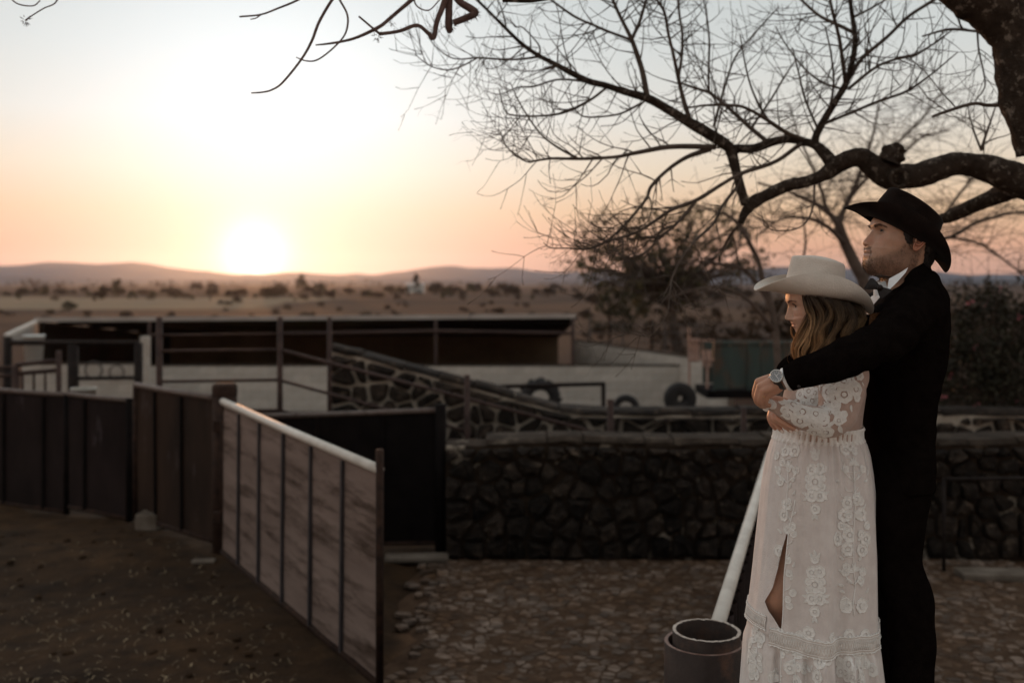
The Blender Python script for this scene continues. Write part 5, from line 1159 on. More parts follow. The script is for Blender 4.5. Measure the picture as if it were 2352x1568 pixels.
    jm.vertices.foreach_set('co', co.ravel()); jm.update()
    jk = obj('jacket', jm, M_suit, t)
    # sleeve end and hem edges
    e0, e1 = P(1834, 860, 2.474), P(1812, 868, 2.486); rr_ = [31*2.48/FD, 30.5*2.48/FD]
    MB().tube([e0, e0.lerp(e1, .5), e1], [.0345, .0340, .0335], 28, False).build('sleeve_cuff', M_suit, jk, smooth=True)
    for k in range(3): q = P(1835+k*9, 886-k*3.5, 2.452); MB().ell(q, (.005, .003, .005), 10, 6).build('button', M_strap, jk, smooth=True)
    # near lapel and collar: raised strips that follow the chest
    def torso_at(y, a, g): 
        r_ = [np.interp(y, [q_[0] for q_ in rings], [q_[k] for q_ in rings]) for k in range(1, 5)]; return ringpt(y, *r_, a, g)
    for sg in (1, -1):
        Vl = []
        for y in np.linspace(632, 800, 22):
            f = (y-632)/168; a0 = sg*np.interp(f, [0, .25, .5, 1], [R(18), R(9), R(5), R(1)]); wd = np.interp(f, [0, .2, .45, .75, 1], [.30, .42, .62, .42, .1])
            Vl.append([torso_at(y, a0+sg*wd*k, .008-.004*abs(2*k-1)) for k in np.linspace(0, 1, 7)])
        MB().grid(Vl).build('lapel', M_satin2, jk, smooth=True)
    Vc = []
    for a in np.linspace(R(50), R(310), 44):
        Vc.append([torso_at(640, a, .004)+Vector((0, 0, dz))+Vector((0, 0, 0)) for dz in (-.03, -.012)]+[torso_at(630, a, .006+o_)+Vector((0, 0, dz)) for o_, dz in ((.004, .010), (.0, .022), (-.006, .022), (-.010, .0))])
    MB().grid(Vc).build('collar', M_suit, jk, smooth=True)
    # shirt: front, collar, cuff
    sh = MB(); Vs = []
    for y in np.linspace(634, 715, 20): Vs.append([torso_at(y, a, .003) for a in np.linspace(-R(10), R(10), 22)])
    sh.grid(Vs); sh.build('shirt_front', M_shirt, t, smooth=True); sh = MB()
    Vk = []
    for a in np.linspace(0, 2*PI, 60, endpoint=False):
        n0 = P(2066, 640, Yh); f_ = Vector((-math.cos(a)*math.cos(yw), -math.sin(a), 0)); hx, hy = .069, .068
        b0 = Vector((n0.x+.010+f_.x*hx, n0.y+.02+f_.y*hy, n0.z-.012+f_.x*.34*hx*1.0)); 
        Vk.append([b0+Vector((f_.x*.004, f_.y*.004, -.03)), b0+Vector((f_.x*.003, f_.y*.003, .0)), b0+Vector((-f_.x*.003, -f_.y*.003, .026)), b0+Vector((-f_.x*.006, -f_.y*.006, .026)), b0+Vector((-f_.x*.006, -f_.y*.006, -.02))])
    Vk.append(Vk[0]); sh.grid(Vk)
    sh.build('collar_band', M_shirt, t, smooth=True); sh = MB()
    c_a, c_b = P(1832, 861, 2.476), P(1803, 872, 2.490)
    sh.tube([c_a, c_a.lerp(c_b, .45), c_a.lerp(c_b, .95), c_b, c_a.lerp(c_b, .97), c_a.lerp(c_b, .6)], [.0300, .0300, .0296, .0286, .0272, .0270], 30, False)
    sh.build('shirt_cuff', M_shirt, t, smooth=True); sh = MB()
    # collar wing on the near side
    w0, w1, w2, w3 = P(2042, 640, 2.728), P(2086, 614, 2.728), P(2074, 634, 2.715), P(2036, 672, 2.715)
    sh.grid([[w1, w1.lerp(w0, .5)+Vector((0, -.006, 0)), w0], [w1.lerp(w2, .6)+Vector((0, -.004, 0)), w2.lerp(w3, .45)+Vector((0, -.012, .004)), w3]])
    sh.build('shirt_collar', M_shirt, t, smooth=True)
    # bow tie
    bt = MB(); k0 = P(2019, 661, 2.715)
    for sg, dx, dy in ((1, 12, 15), (-1, -17, -11)):
        e = k0+Vector((dx/FD*2.7, -.018*sg, -dy/FD*2.7)) if sg > 0 else k0+Vector((dx/FD*2.7, .030, -dy/FD*2.7))
        d = (e-k0); n = Vector((d.z, 0, -d.x)).normalized(); Vb = []
        for f, w in ((0, .006), (.25, .009), (.55, .014), (.85, .0175), (1, .017)):
            m_ = k0+d*f; Vb.append([m_+n*w*s_+Vector((0, -.006*(1-s_*s_)*math.sin(PI*min(1, f+.1))-.004, 0)) for s_ in np.linspace(-1, 1, 7)])
        bt.grid(Vb); bt.grid([[p+Vector((0, .008, 0)) for p in r_] for r_ in Vb])
    bt.ell(k0+Vector((0, -.008, 0)), (.008, .008, .009), 14, 10); bt.build('bow_tie', M_satin, t, smooth=True)
    # trousers
    trm = remesh(join(ph([(2070, 1070, 2.76, 72), (2068, 1130, 2.72, 69), (2062, 1210, 2.70, 60), (2064, 1290, 2.70, 53), (2086, 1370, 2.70, 55), (2094, 1440, 2.70, 52), (2094, 1560, 2.70, 49), (2092, 1720, 2.70, 44), (2092, 1868, 2.70, 44)], 24), ph([(2060, 1070, 2.88, 72), (2045, 1150, 2.92, 64), (2030, 1280, 2.93, 54), (2038, 1420, 2.93, 52), (2044, 1600, 2.93, 46), (2044, 1830, 2.93, 44)], 24), ph([(2066, 1060, 2.80, 74), (2066, 1110, 2.82, 72)], 24)), .008, 4, 'trousers')
    co = np.empty(len(trm.vertices)*3); trm.vertices.foreach_get('co', co); co = co.reshape(-1, 3); nr_ = np.empty(len(co)*3); trm.vertices.foreach_get('normal', nr_); nr_ = nr_.reshape(-1, 3)
    for i in range(len(co)): p = co[i]; co[i] = p+nr_[i]*(mnoise.noise(Vector((p[0]*12+p[2]*6, p[1]*8, p[2]*10)))*.006)
    trm.vertices.foreach_set('co', co.ravel()); trm.update(); obj('trousers', trm, M_suit, t)
    for y in (2.70, 2.93):
        x = P(2090 if y < 2.8 else 2044, 0, y).x; b = MB(); V = []
        for f, w, h in ((0, .030, .07), (.15, .040, .075), (.4, .042, .07), (.6, .045, .05), (.85, .042, .035), (1, .02, .02)): V.append([(x+.07-.27*f, y+w*math.cos(a), .901+h*(.5+.5*math.sin(a))) for a in np.linspace(0, 2*PI, 16, endpoint=False)])
        b.grid(V, closeu=True); b.f += [tuple(range(16))[::-1], tuple(range(80, 96))]; b.build('shoe', M_strap, t, smooth=True)
    # watch on the near wrist
    w = bpy.data.objects.new('wristwatch', None); C.objects.link(w); w.parent = t; w['label'] = 'round steel wristwatch with grey dial and black strap'
    wc = P(1783.5, 863.5, 2.468); nrm = Vector((-.42, -.86, .28)).normalized(); Mw = nrm.to_track_quat('Z', 'Y').to_matrix()
    def lt(pr, n=48): return [[Mw @ Vector((q_*math.cos(a), q_*math.sin(a), z_))+wc for a in np.linspace(0, 2*PI, n, endpoint=False)] for q_, z_ in pr]
    MB().grid(lt([(.010, -.006), (.0158, -.005), (.0166, -.001), (.0166, .002), (.0156, .0040), (.0142, .0040), (.0138, .0026)]), closeu=True).build('case', M_steel, w, smooth=True)
    MB().grid(lt([(.0139, .0026), (.004, .0026), (.0002, .0026)]), closeu=True).build('dial', M_dial, w, smooth=True)
    for k in range(12):
        a = k*PI/6; MB().add([Mw @ Vector((math.cos(a)*q_-math.sin(a)*s_, math.sin(a)*q_+math.cos(a)*s_, .0031))+wc for q_, s_ in ((.0098, -.0005), (.0098, .0005), (.0126, .0005), (.0126, -.0005))], [(0, 1, 2, 3)]).build('hour_mark', M_mark, w)
    for a, l in ((R(48), .0112), (R(-52), .0116), (R(132), .0085)): MB().add([Mw @ Vector((math.cos(a)*q_-math.sin(a)*s_, math.sin(a)*q_+math.cos(a)*s_, .0034))+wc for q_, s_ in ((-.001, -.0006), (-.001, .0006), (l, .0004), (l, -.0004))], [(0, 1, 2, 3)]).build('watch_hand', M_mark, w)
    MB().tube([wc+Mw @ Vector((-.0165, -.004, 0)), wc+Mw @ Vector((-.0195, -.005, 0))], .0022, 10).build('crown_knob', M_steel, w, smooth=True)
    ax = (P(1803, 870, 2.49)-P(1779, 879, 2.50)).normalized(); wcc = P(1788, 874.5, 2.497); Vst = []
    e1_ = (nrm-ax*nrm.dot(ax)).normalized(); e2_ = ax.cross(e1_)
    for a in np.linspace(0, 2*PI, 40): Vst.append([wcc+ax*s_+e1_*(.0245+h_)*math.cos(a)+e2_*(.0265+h_)*math.sin(a)*.95 for s_, h_ in ((-.009, -.001), (-.009, .001), (.009, .001), (.009, -.001))])
    MB().grid(Vst).build('strap', M_strap, w, smooth=False)
    rc = P(1750, 909, 2.4895); MB().tube([rc+Vector((.0088*math.cos(a), .0088*math.sin(a), -.002*math.cos(a))) for a in np.linspace(0, 2*PI, 24)], .0012, 6, False).build('ring', M_gold, t, smooth=True)
    setbase(t, (P(2070, 0, 2.8).x, 2.8, .9)); return t
M_satin2 = mat('black_satin', (.004, .003, .003), (.007, .005, .005), 20, .6, .2, 80, spec=.12)
M_satin2.node_tree.nodes['Principled BSDF'].inputs['IOR'].default_value = 1.08
groom()
# ------------------------------------------------------------------ lace: corded motifs laid on cloth
class Cloth:
    def __init__(s, me): 
        s.bvh = BVHTree.FromPolygons([v.co.copy() for v in me.vertices], [tuple(p.vertices) for p in me.polygons]); s.eye = Vector((0, 0, CZ)); s.ban = None
    def at(s, x, y):
        if s.ban and s.ban(x, y): return None
        d = (P(x, y, 3.0)-s.eye).normalized(); h = s.bvh.ray_cast(s.eye, d)
        if h[0] is None: return None
        n = h[1]
        if n.dot(d) > 0: n = -n
        u = Vector((0, 0, 1)); u = (u-n*u.dot(n)).normalized(); return h[0], u.cross(n), u, n      # centre, right, up, normal
    def lay(s, f, x, y, off):
        c, r, u, n = f; p = c+r*x+u*y; h = s.bvh.find_nearest(p)
        if h[0] is None: return p+n*off
        k = h[1] if h[1].dot(n) > 0 else -h[1]
        return h[0]+k*off
def cord(mb, cl, f, pts, r, off=.0012, close=False):
    q = [cl.lay(f, a, b, off) for a, b in pts]
    if close: q.append(q[0])
    mb.tube(q, r, 5, not close)
def lace_flower(t, cl, x, y, rad, rot=0, lobes=7, name='lace_flower'):
    f = cl.at(x, y)
    if not f: return
    R_ = rad*1.12*2.62/FD; mb = MB(); n = lobes*5
    def ring(k, am=.10, lo=lobes, ph_=0): return [(k*R_*(1+am*abs(math.sin((a+rot)*lo/2+ph_))-am/2)*math.cos(a), k*R_*(1+am*abs(math.sin((a+rot)*lo/2+ph_))-am/2)*math.sin(a)) for a in np.linspace(0, 2*PI, n, endpoint=False)]
    V = [[cl.lay(f, a, b, .0009) for a, b in ring(k, .10*k)] for k in (.42, .7, .97)]; mb.grid(V, closeu=True)
    V = [[cl.lay(f, a, b, .0011) for a, b in ring(k, 0)] for k in (.02, .18, .26)]; mb.grid(V, closeu=True)
    cord(mb, cl, f, ring(1.0, .13), .0011, close=True); cord(mb, cl, f, ring(.44, .10, 5), .0008, close=True); cord(mb, cl, f, ring(.24, 0), .0008, close=True)
    if rad > 11:
        for k in range(5): a = rot+k*2*PI/5; cord(mb, cl, f, [(R_*.5*math.cos(a), R_*.5*math.sin(a)), (R_*.9*math.cos(a+.12), R_*.9*math.sin(a+.12))], .0006)
    mb.build(name, M_lace, t, smooth=True)
def lace_leaf(t, cl, x, y, L, ang, wid=.34, bend=.3, name='lace_leaf'):
    f = cl.at(x, y)
    if not f: return
    l = L*2.62/FD; mb = MB(); mid = []; up = []; dn = []
    for k in np.linspace(0, 1, 12):
        a = ang+bend*(k-.3); px, py = l*k*math.cos(a), l*k*math.sin(a); w = wid*l*math.sin(PI*k**.8)*(1-.25*k)
        mid.append((px, py)); up.append((px-w*.5*math.sin(a), py+w*.5*math.cos(a))); dn.append((px+w*.5*math.sin(a), py-w*.5*math.cos(a)))
    mb.grid([[cl.lay(f, *p, .0009) for p in r_] for r_ in (up, mid, dn)])
    cord(mb, cl, f, up, .0010); cord(mb, cl, f, dn, .0010); cord(mb, cl, f, mid, .0007, .0014); mb.build(name, M_lace, t, smooth=True)
def lace_stem(t, cl, pts, r=.0012, name='lace_stem'):
    f = cl.at(*pts[len(pts)//2][:2])
    if not f: return
    q = spline(pts, max(6, len(pts)*5)); out = []
    for a in q:
        g = cl.at(a[0], a[1])
        if g: out.append(g[0]+g[3]*.0012)
    if len(out) > 2: MB().tube(out, r, 5).build(name, M_lace, t, smooth=True)
def leaf_pair(t, cl, x, y, L): 
    lace_leaf(t, cl, x, y, L, R(28), .42, -.9); lace_leaf(t, cl, x, y, L, R(152), .42, .9)
    for a in (70, 90, 110): lace_leaf(t, cl, x, y, L*.75, R(a), .16, 0)
def diamond(t, cl, X, Y_):      # the tall cluster of blossoms
    for dx, dy, r in ((-.3, -30.5, 8), (-7.5, 0, 11.5), (11, -2, 11.5), (0, 28, 16), (-15, 21, 7), (17, 21, 7), (-14, 39, 7), (17, 40, 7), (-7.5, 60, 12), (11.5, 60, 12), (0, 90, 10)): lace_flower(t, cl, X+dx, Y_+dy, r, random.random()*6)
    for dx, dy, a in ((-18, 58, 160), (22, 56, 20), (-16, 66, 200), (20, 64, -20), (0, 103, -70), (-2, 103, -110), (0, -38, 90), (-4, -34, 130), (5, -34, 50)): lace_leaf(t, cl, X+dx, Y_+dy, 13, R(a), .45, .2)
# ------------------------------------------------------------------ BRIDE
def bride():
    t = thing('person', 'woman in ivory lace dress and cream cowboy hat leaning back into the man', 'person')
    Yh = 2.78; sc_ = 5100.0; tau = R(-12)
    def loc(zx, zy):
        dx, dz = -(zx-1060)/sc_, -(zy-930)/sc_
        return (dx*math.cos(tau)+dz*math.sin(tau), -dx*math.sin(tau)+dz*math.cos(tau))
    tr = [(545, 640), (540, 700), (546, 735), (557, 765), (567, 795), (562, 835), (551, 880), (536, 922), (522, 950), (519, 966), (527, 988), (548, 998), (585, 1006), (606, 1018), (618, 1034), (628, 1052), (634, 1062), (644, 1070), (637, 1080), (640, 1096), (654, 1112), (668, 1130), (676, 1150), (684, 1180), (694, 1212), (716, 1240), (760, 1264), (820, 1280), (860, 1300)]
    prof = [(.066, .142), (.080, .115), (.086, .095)]+[loc(*p) for p in tr]
    for i in range(1, len(prof)):
        if prof[i][1] >= prof[i-1][1]-.0002: prof[i] = (prof[i][0], prof[i-1][1]-.0004)
    zl = prof[-1][1]; prof += [(.024, zl-.03), (.018, zl-.07), (.024, zl-.11)]
    zb_, zs_ = loc(557, 765), loc(585, 1006)
    base = [p for p in prof if p[1] > zb_[1]+.001]+[(zb_[0], zb_[1]), (zb_[0]-.0035, .040), (zb_[0]-.006, .026), (zb_[0]-.006, .014), (zs_[0]-.003, zs_[1]+.002), (zs_[0]-.005, -.004), (zs_[0]-.0075, -.014)]+[p for p in prof if p[1] < loc(680, 1165)[1]]
    cz_ = loc(694, 1212)[1]
    H = dict(prof=prof, base=base, sq=.60, zsub=zs_[1],
        w=[(zl-.11, .050), (zl-.05, .046), (zl-.01, .045), (cz_, .045), (cz_+.02, .052), (0, .058), (.03, .062), (.06, .0645), (.09, .064), (.115, .052), (.135, .03), (.1425, .004)],
        back=[(zl-.11, -.06), (zl-.05, -.055), (cz_, -.058), (0, -.070), (.04, -.080), (.08, -.080), (.115, -.058), (.135, -.03), (.1425, -.004)],
        xc=[(zl-.11, -.02), (cz_-.02, -.012), (cz_, -.002), (0, .006), (.06, .006), (.1425, 0)],
        nw=([-.03, -.01, .003, .012, .02, .032, .045, .055], [.018, .017, .0135, .0135, .010, .0085, .009, .014]),
        feat=[('socket', .028, .0425, .0145, .0085, -.009), ('brow', .026, .056, .02, .007, .0005), ('cheek', .038, .018, .016, .013, .004), ('alar', .0115, .0075, .005, .005, .0042), ('mouthc', .021, -.0085, .005, .005, -.002), ('lip', .010, -.0055, .010, .003, .0016), ('lip2', .008, -.0125, .010, .003, .002)],
        lat=[(.052, .02, .02, .012, .002)])
    skin = np.array((.52, .325, .235))
    def col(x, y, z, th):
        c = skin*(1+.04*mnoise.noise(Vector((x*60, y*60, z*60))))
        if abs(th) < 1.6:
            c *= 1+np.array((.06, -.05, -.05))*math.exp(-((abs(y)-.038)/.014)**2-((z-.016)/.012)**2)
            c *= 1-.42*math.exp(-((abs(y)-.028)/.013)**2-((z-.0465)/.0065)**2)      # eye shadow
            if abs(y) < .019 and -.0165 < z < -.0025 and x > .065:
                k = (1-abs(y)/.0195)**.4; c = c*(1-.85*k)+np.array((.40, .155, .14))*.85*k
                if abs(z+.0092) < .0009: c *= .45
            if abs(abs(y)-.0065) < .0032 and abs(z-.0035) < .0018: c *= .3
        return tuple(np.clip(c, 0, 1))
    zs = np.concatenate([np.linspace(zl-.11, zl, 16)[:-1], np.linspace(zl, .065, 104)[:-1], np.linspace(.065, .1425, 24)])
    S, V, cc, th = head_mesh(H, zs, 120, col)
    Mh = pframe(1888, R(13), tau); c0 = P(1716.9+1060/6.206, 574.2+930/6.206, Yh)
    hb = MB().grid([[Mh @ Vector(p)+c0 for p in r] for r in V], closeu=True, col=cc)
    lb = MB(); eb_, ls_ = [], []
    for sg in (1, -1):
        e, l, a = eye_parts(Vector((.0655, sg*.0285, .0420)), .0106, (1, sg*.02, .02), tuple(skin*.5), R(9), R(-12), 1.0)
        eb_.append(e); lb = join(lb, l); ls_.append(a)
    hb = join(hb, xf(lb, Mh, c0))
    skc = tuple(skin)
    # near hand lies under the man's, far hand shows its fingers below the forearm
    fh = join(ph([(1800, 925, 2.64, 14), (1783, 938, 2.61, 15), (1776, 950, 2.59, 13)]), ph([(1775, 945, 2.585, 9), (1771, 957, 2.575, 7.5), (1780, 972, 2.572, 6.2), (1792, 985, 2.572, 5.2), (1797, 991, 2.573, 4)]), ph([(1780, 948, 2.575, 9), (1779, 960, 2.562, 7.5), (1796, 974, 2.556, 6.4), (1811, 985, 2.556, 5.4), (1818, 990, 2.558, 4.2)]), ph([(1786, 950, 2.565, 9), (1788, 962, 2.55, 7.2), (1806, 974, 2.544, 6.2), (1824, 984, 2.544, 5.2), (1832, 988, 2.546, 4)]), ph([(1772, 948, 2.60, 8.5), (1768, 958, 2.60, 7), (1772, 972, 2.598, 5.8), (1780, 984, 2.598, 4.6)]), ph([(1790, 935, 2.62, 8), (1776, 940, 2.60, 7.5), (1769, 949, 2.59, 6.2)]))
    nh = join(ph([(1790, 922, 2.545, 13), (1772, 918, 2.555, 12), (1760, 915, 2.56, 9)]), *[ph([(1766, 912+4*k, 2.555, 6), (1752, 913+4*k, 2.56, 5.5), (1745, 918+4*k, 2.575, 5)]) for k in range(4)])
    hd = me_to_mb(remesh(join(fh, nh), .0022, 2)); hd.c = [tuple(skin*np.array((.98, .88, .84))*(1+.06*mnoise.noise(Vector(v)*70))) for v in hd.v]
    leg = me_to_mb(remesh(join(ph([(1905, 1060, 2.73, 62), (1862, 1157, 2.715, 67), (1844, 1205, 2.712, 61), (1828, 1250, 2.71, 56), (1811, 1310, 2.708, 51), (1793, 1358, 2.705, 49), (1798, 1385, 2.715, 46), (1810, 1416, 2.72, 42), (1822, 1460, 2.73, 38), (1835, 1560, 2.72, 34), (1870, 1860, 2.76, 20)], 20), ph([(1910, 1060, 2.82, 60), (1890, 1250, 2.82, 50), (1885, 1400, 2.82, 40), (1885, 1860, 2.82, 20)], 16)), .006, 3), tuple(skin*np.array((.97, .86, .80))))
    un = me_to_mb(remesh(join(ph([(1905, 770, 2.78, 22), (1900, 835, 2.76, 34), (1888, 880, 2.75, 52), (1880, 960, 2.74, 54), (1886, 1050, 2.75, 60)]), ph([(1915, 850, 2.66, 22), (1915, 850, 2.84, 22)]), ph([(1945, 850, 2.62, 24), (1930, 930, 2.57, 26), (1900, 960, 2.55, 24), (1795, 930, 2.55, 13)]), ph([(1910, 820, 2.90, 28), (1880, 930, 2.88, 24), (1800, 930, 2.66, 14)])), .012, 2), skc)
    body = join(hb, hd, leg, un).build('body', M_skin, t, smooth=True)
    for e, a in zip(eb_, ls_): xf(e, Mh, c0).build('eye', M_eye, body, smooth=True); xf(a, Mh, c0).build('eyelash', M_hairb, body)
    for (x, y, Y, a) in ((1796.5, 991, 2.5665, R(-46)), (1817, 990, 2.5515, R(-40)), (1830, 987.5, 2.540, R(-36))):
        MB().ell(P(x, y, Y), (.0062, .0016, .0036), 12, 8, Matrix.Rotation(-a, 3, 'Y')).build('fingernail', M_nail, body, smooth=True)
    RR = random.Random(8)
    for sg in (1, -1):
        br = MB(); strands(br, S, dict(z=(.048, .066), f=lambda x, y, z, th: 1.0 if (x > .03 and .013 < y*sg < .048 and abs(z-(.0545+.20*(y*sg-.009)-4.5*max(0, y*sg-.030)**1.6)) < .0021*(1.15-y*sg/.06)) else 0), 200, .0045, lambda x, y, z: (-.25, .9*np.sign(y), .05), .00032, RR, Mh, c0)
        br.build('eyebrow', M_beard, t)
    # hat
    Mhat = pframe(1869, R(20), R(7.5)); q = P(1716.9+945/6.206, 574.2+655/6.206, Yh)
    hat(t, Mhat, q, M_feltw, .089, .073, .174, .138, .116, .060, .004, .028, 'cream felt cowboy hat with rolled brim and creased crown', lean=.85, tiltc=.05, crease=.8)
    # long waved hair
    G = [([(790, 650, -.050), (815, 760, -.066), (850, 880, -.074), (892, 965, -.078), (902, 1080, -.08), (860, 1220, -.082), (780, 1330, -.084), (718, 1420, -.086), (735, 1540, -.088), (790, 1640, -.088)], 20, 2.8), ([(840, 650, -.056), (885, 780, -.072), (930, 900, -.080), (925, 1050, -.085), (885, 1200, -.088), (868, 1320, -.09), (800, 1440, -.092), (790, 1570, -.092), (840, 1660, -.09)], 42, 2.0),
      ([(1000, 660, -.066), (1125, 740, -.082), (1188, 850, -.088), (1168, 985, -.09), (1072, 1085, -.093), (1040, 1200, -.095), (1058, 1320, -.097), (975, 1430, -.10), (900, 1520, -.10), (900, 1620, -.10)], 40, 1.6), ([(1120, 680, -.066), (1270, 800, -.082), (1325, 950, -.088), (1285, 1100, -.093), (1195, 1230, -.098), (1170, 1340, -.10), (1100, 1440, -.10)], 62, .8), ([(1330, 720, -.05), (1470, 850, -.066), (1500, 1000, -.076), (1450, 1130, -.084), (1390, 1240, -.09), (1360, 1330, -.09)], 70, .7),
      ([(1470, 760, -.015), (1600, 850, -.03), (1640, 950, -.04), (1590, 1060, -.05), (1530, 1180, -.06)], 62, .7), ([(900, 650, -.064), (1000, 780, -.082), (1060, 920, -.088), (1030, 1060, -.09), (990, 1200, -.092), (985, 1330, -.094), (930, 1430, -.098), (860, 1530, -.098)], 55, 1.1),
      ([(720, 980, .048), (660, 1050, .052), (628, 1120, .054), (632, 1190, .052), (655, 1260, .048), (640, 1350, .03), (650, 1450, .01), (680, 1540, .0)], 14, 3.6), ([(890, 870, -.062), (850, 980, -.066), (770, 1130, -.06), (685, 1280, -.056), (645, 1400, -.05), (672, 1500, -.05), (720, 1600, -.05)], 34, 2.6), ([(910, 880, -.068), (880, 1020, -.072), (820, 1170, -.072), (750, 1300, -.072), (700, 1400, -.07), (720, 1520, -.07), (770, 1620, -.07)], 36, 2.4), ([(1200, 700, -.07), (1180, 900, -.08), (1120, 1100, -.085), (1080, 1300, -.088), (1010, 1450, -.09)], 60, .7)]
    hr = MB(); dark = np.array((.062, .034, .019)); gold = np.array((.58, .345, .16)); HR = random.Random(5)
    for g, spread, lite in G:
        base_ = spline(g, 30); ph0 = HR.uniform(0, 6)
        for k in range(int(150+spread*4.0)):
            ox, oy, oz = HR.gauss(0, spread*.52), HR.gauss(0, spread*.40), HR.gauss(0, .009); ph1 = ph0+HR.gauss(0, .5); am = HR.uniform(6, 20); tn = HR.uniform(.25, 1); cut = HR.uniform(.8, 1)
            n = int(30*cut); pts = []; cs = []
            tone = HR.uniform(.35, 1.6)
            for i in range(n):
                f = i/29; w = (1-.40*f+.25*math.sin(f*9+ph0))*(1 if f > .1 else .4+6*f)
                x = base_[i][0]+ox*w+am*math.sin(f*13+ph1)*f; y = base_[i][1]+oy*w*(.35 if f < .1 else 1)+am*.4*math.cos(f*11+ph1)*f; dY = base_[i][2]+oz+.006*math.sin(f*12+ph1+1)*f
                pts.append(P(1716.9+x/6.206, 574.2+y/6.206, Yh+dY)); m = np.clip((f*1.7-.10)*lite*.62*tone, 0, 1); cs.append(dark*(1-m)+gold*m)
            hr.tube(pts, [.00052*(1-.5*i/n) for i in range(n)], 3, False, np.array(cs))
    for k in range(90):          # stray hairs
        g = HR.choice(G)[0]; base_ = spline(g, 26); ox, oy = HR.gauss(0, 46), HR.gauss(0, 30); ph1 = HR.uniform(0, 6); i0 = HR.randrange(6, 16); pts = []
        for i in range(i0, 26): f = (i-i0)/10; pts.append(P(1716.9+(base_[i][0]+ox*f*.8+16*math.sin(f*5+ph1)*f)/6.206, 574.2+(base_[i][1]+oy*f*.5)/6.206, Yh+base_[i][2]+HR.gauss(0, .001)-.004*f))
        hr.tube(pts, .00028, 3, False, gold*HR.uniform(.5, 1))
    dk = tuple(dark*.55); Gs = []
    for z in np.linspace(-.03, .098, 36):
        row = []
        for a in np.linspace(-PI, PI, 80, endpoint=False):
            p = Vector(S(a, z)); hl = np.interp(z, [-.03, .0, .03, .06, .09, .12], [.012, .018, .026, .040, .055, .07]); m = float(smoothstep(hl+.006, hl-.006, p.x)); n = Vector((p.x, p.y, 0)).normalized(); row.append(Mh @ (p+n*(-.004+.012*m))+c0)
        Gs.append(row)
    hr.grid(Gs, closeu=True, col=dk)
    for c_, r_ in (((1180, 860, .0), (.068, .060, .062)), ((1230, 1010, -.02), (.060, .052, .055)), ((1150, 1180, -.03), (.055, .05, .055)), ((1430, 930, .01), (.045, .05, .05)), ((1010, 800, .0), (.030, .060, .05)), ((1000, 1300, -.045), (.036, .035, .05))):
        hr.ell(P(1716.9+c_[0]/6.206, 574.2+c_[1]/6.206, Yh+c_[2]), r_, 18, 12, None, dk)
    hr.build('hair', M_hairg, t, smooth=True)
    # dress ---------------------------------------------------------
    d = bpy.data.objects.new('dress', None); C.objects.link(d); d.parent = t; d['label'] = 'ivory floral lace dress over blush lining with a high slit'
    Yc = 2.74; k = Yc/FD
    RG = [(1003, 1780, 1977, .118), (1016, 1773, 1984, .126), (1040, 1766, 1990, .138), (1080, 1759, 1996, .150), (1120, 1753, 2000, .158), (1200, 1745, 2003, .166), (1300, 1735, 2004, .174), (1400, 1723, 2005, .182), (1440, 1717, 2007, .188), (1470, 1711, 2011, .195), (1568, 1703, 2022, .212), (1700, 1690, 2040, .235), (1850, 1676, 2060, .26)]
    ry = [r_[0] for r_ in RG]; gi = lambda y, j: np.interp(y, ry, [r_[j] for r_ in RG])
    def sk(a, y, off=0.0):
        xl, xr, hb_ = gi(y, 1), gi(y, 2), gi(y, 3); hx = (xr-xl)/2*k; cx_ = ((xl+xr)/2-CX)*k
        f = min(1, (y-1003)/260); low = float(smoothstep(1440, 1475, y)); g = math.exp(-((y-1003)/22)**2)
        fold = .010*f*(math.sin(a*7+.8*math.sin(y*.006))+.7*math.sin(a*12.3+1.7+y*.003)+.6*math.sin(a*19+4+y*.002))*(.55+.45*math.sin(a*2.3+1)**2)+low*.012*(math.sin(a*15+y*.004)+.6*math.sin(a*27+2)+.4*math.sin(a*44+1))+g*.0028*math.sin(a*52)+.0045*min(1, (y-1003)/30)*math.sin(a*34+2*math.sin(a*5))*math.exp(-(y-1003)/140)
        edge = abs(math.cos(a)); fold *= .45+.55*edge
        return Vector((cx_-(hx+fold*.3+off)*math.sin(a), Yc-(hb_+fold+off)*math.cos(a), CZ-(y-HY)*k))
    slitx = lambda y: np.interp(y, [1003, 1135, 1188, 1222, 1259, 1297, 1335, 1373, 1416, 1450, 1568, 1850], [1812, 1797, 1785.6, 1782, 1778, 1774, 1772, 1770, 1766, 1763, 1757, 1745])
    gapx = lambda y: np.interp(y, [1003, 1135, 1157, 1203, 1240, 1278, 1324, 1359, 1376, 1416, 1450, 1850], [1813, 1797, 1792, 1780, 1771, 1764, 1754, 1741, 1746, 1768, 1778, 1765])
    def ang(y, x): xl, xr = gi(y, 1), gi(y, 2); return math.asin(np.clip(((xl+xr)/2-x)/((xr-xl)/2), -1, 1))
    ys = np.concatenate([np.linspace(1003, 1110, 40)[:-1], np.linspace(1110, 1480, 90)[:-1], np.linspace(1480, 1850, 50)])
    Vr = [[sk(a, y, .002) for a in np.linspace(-PI, ang(y, slitx(y)), 170)] for y in ys]; Vl = [[sk(a, y, -.004 if y > 1430 else 0) for a in np.linspace(ang(y, gapx(y)), PI, 110)] for y in ys]
    front = MB().grid(Vr).build('skirt_panel', M_nude, d, smooth=True); MB().grid(Vl).build('skirt_panel', M_nude, d, smooth=True)
    back_ = d.children[-1] if False else None
    both = MB().grid(Vr); both.grid(Vl); cl = Cloth(both.mesh('tmp')); cl.ban = lambda x, y: 1120 < y < 1440 and gapx(y)-16 < x < slitx(y)+12
    # slit binding and tier bands
    MB().tube([sk(ang(y, slitx(y)), y, .003) for y in np.linspace(1125, 1560, 60)], .0016, 6).build('slit_edging', M_lace, d, smooth=True)
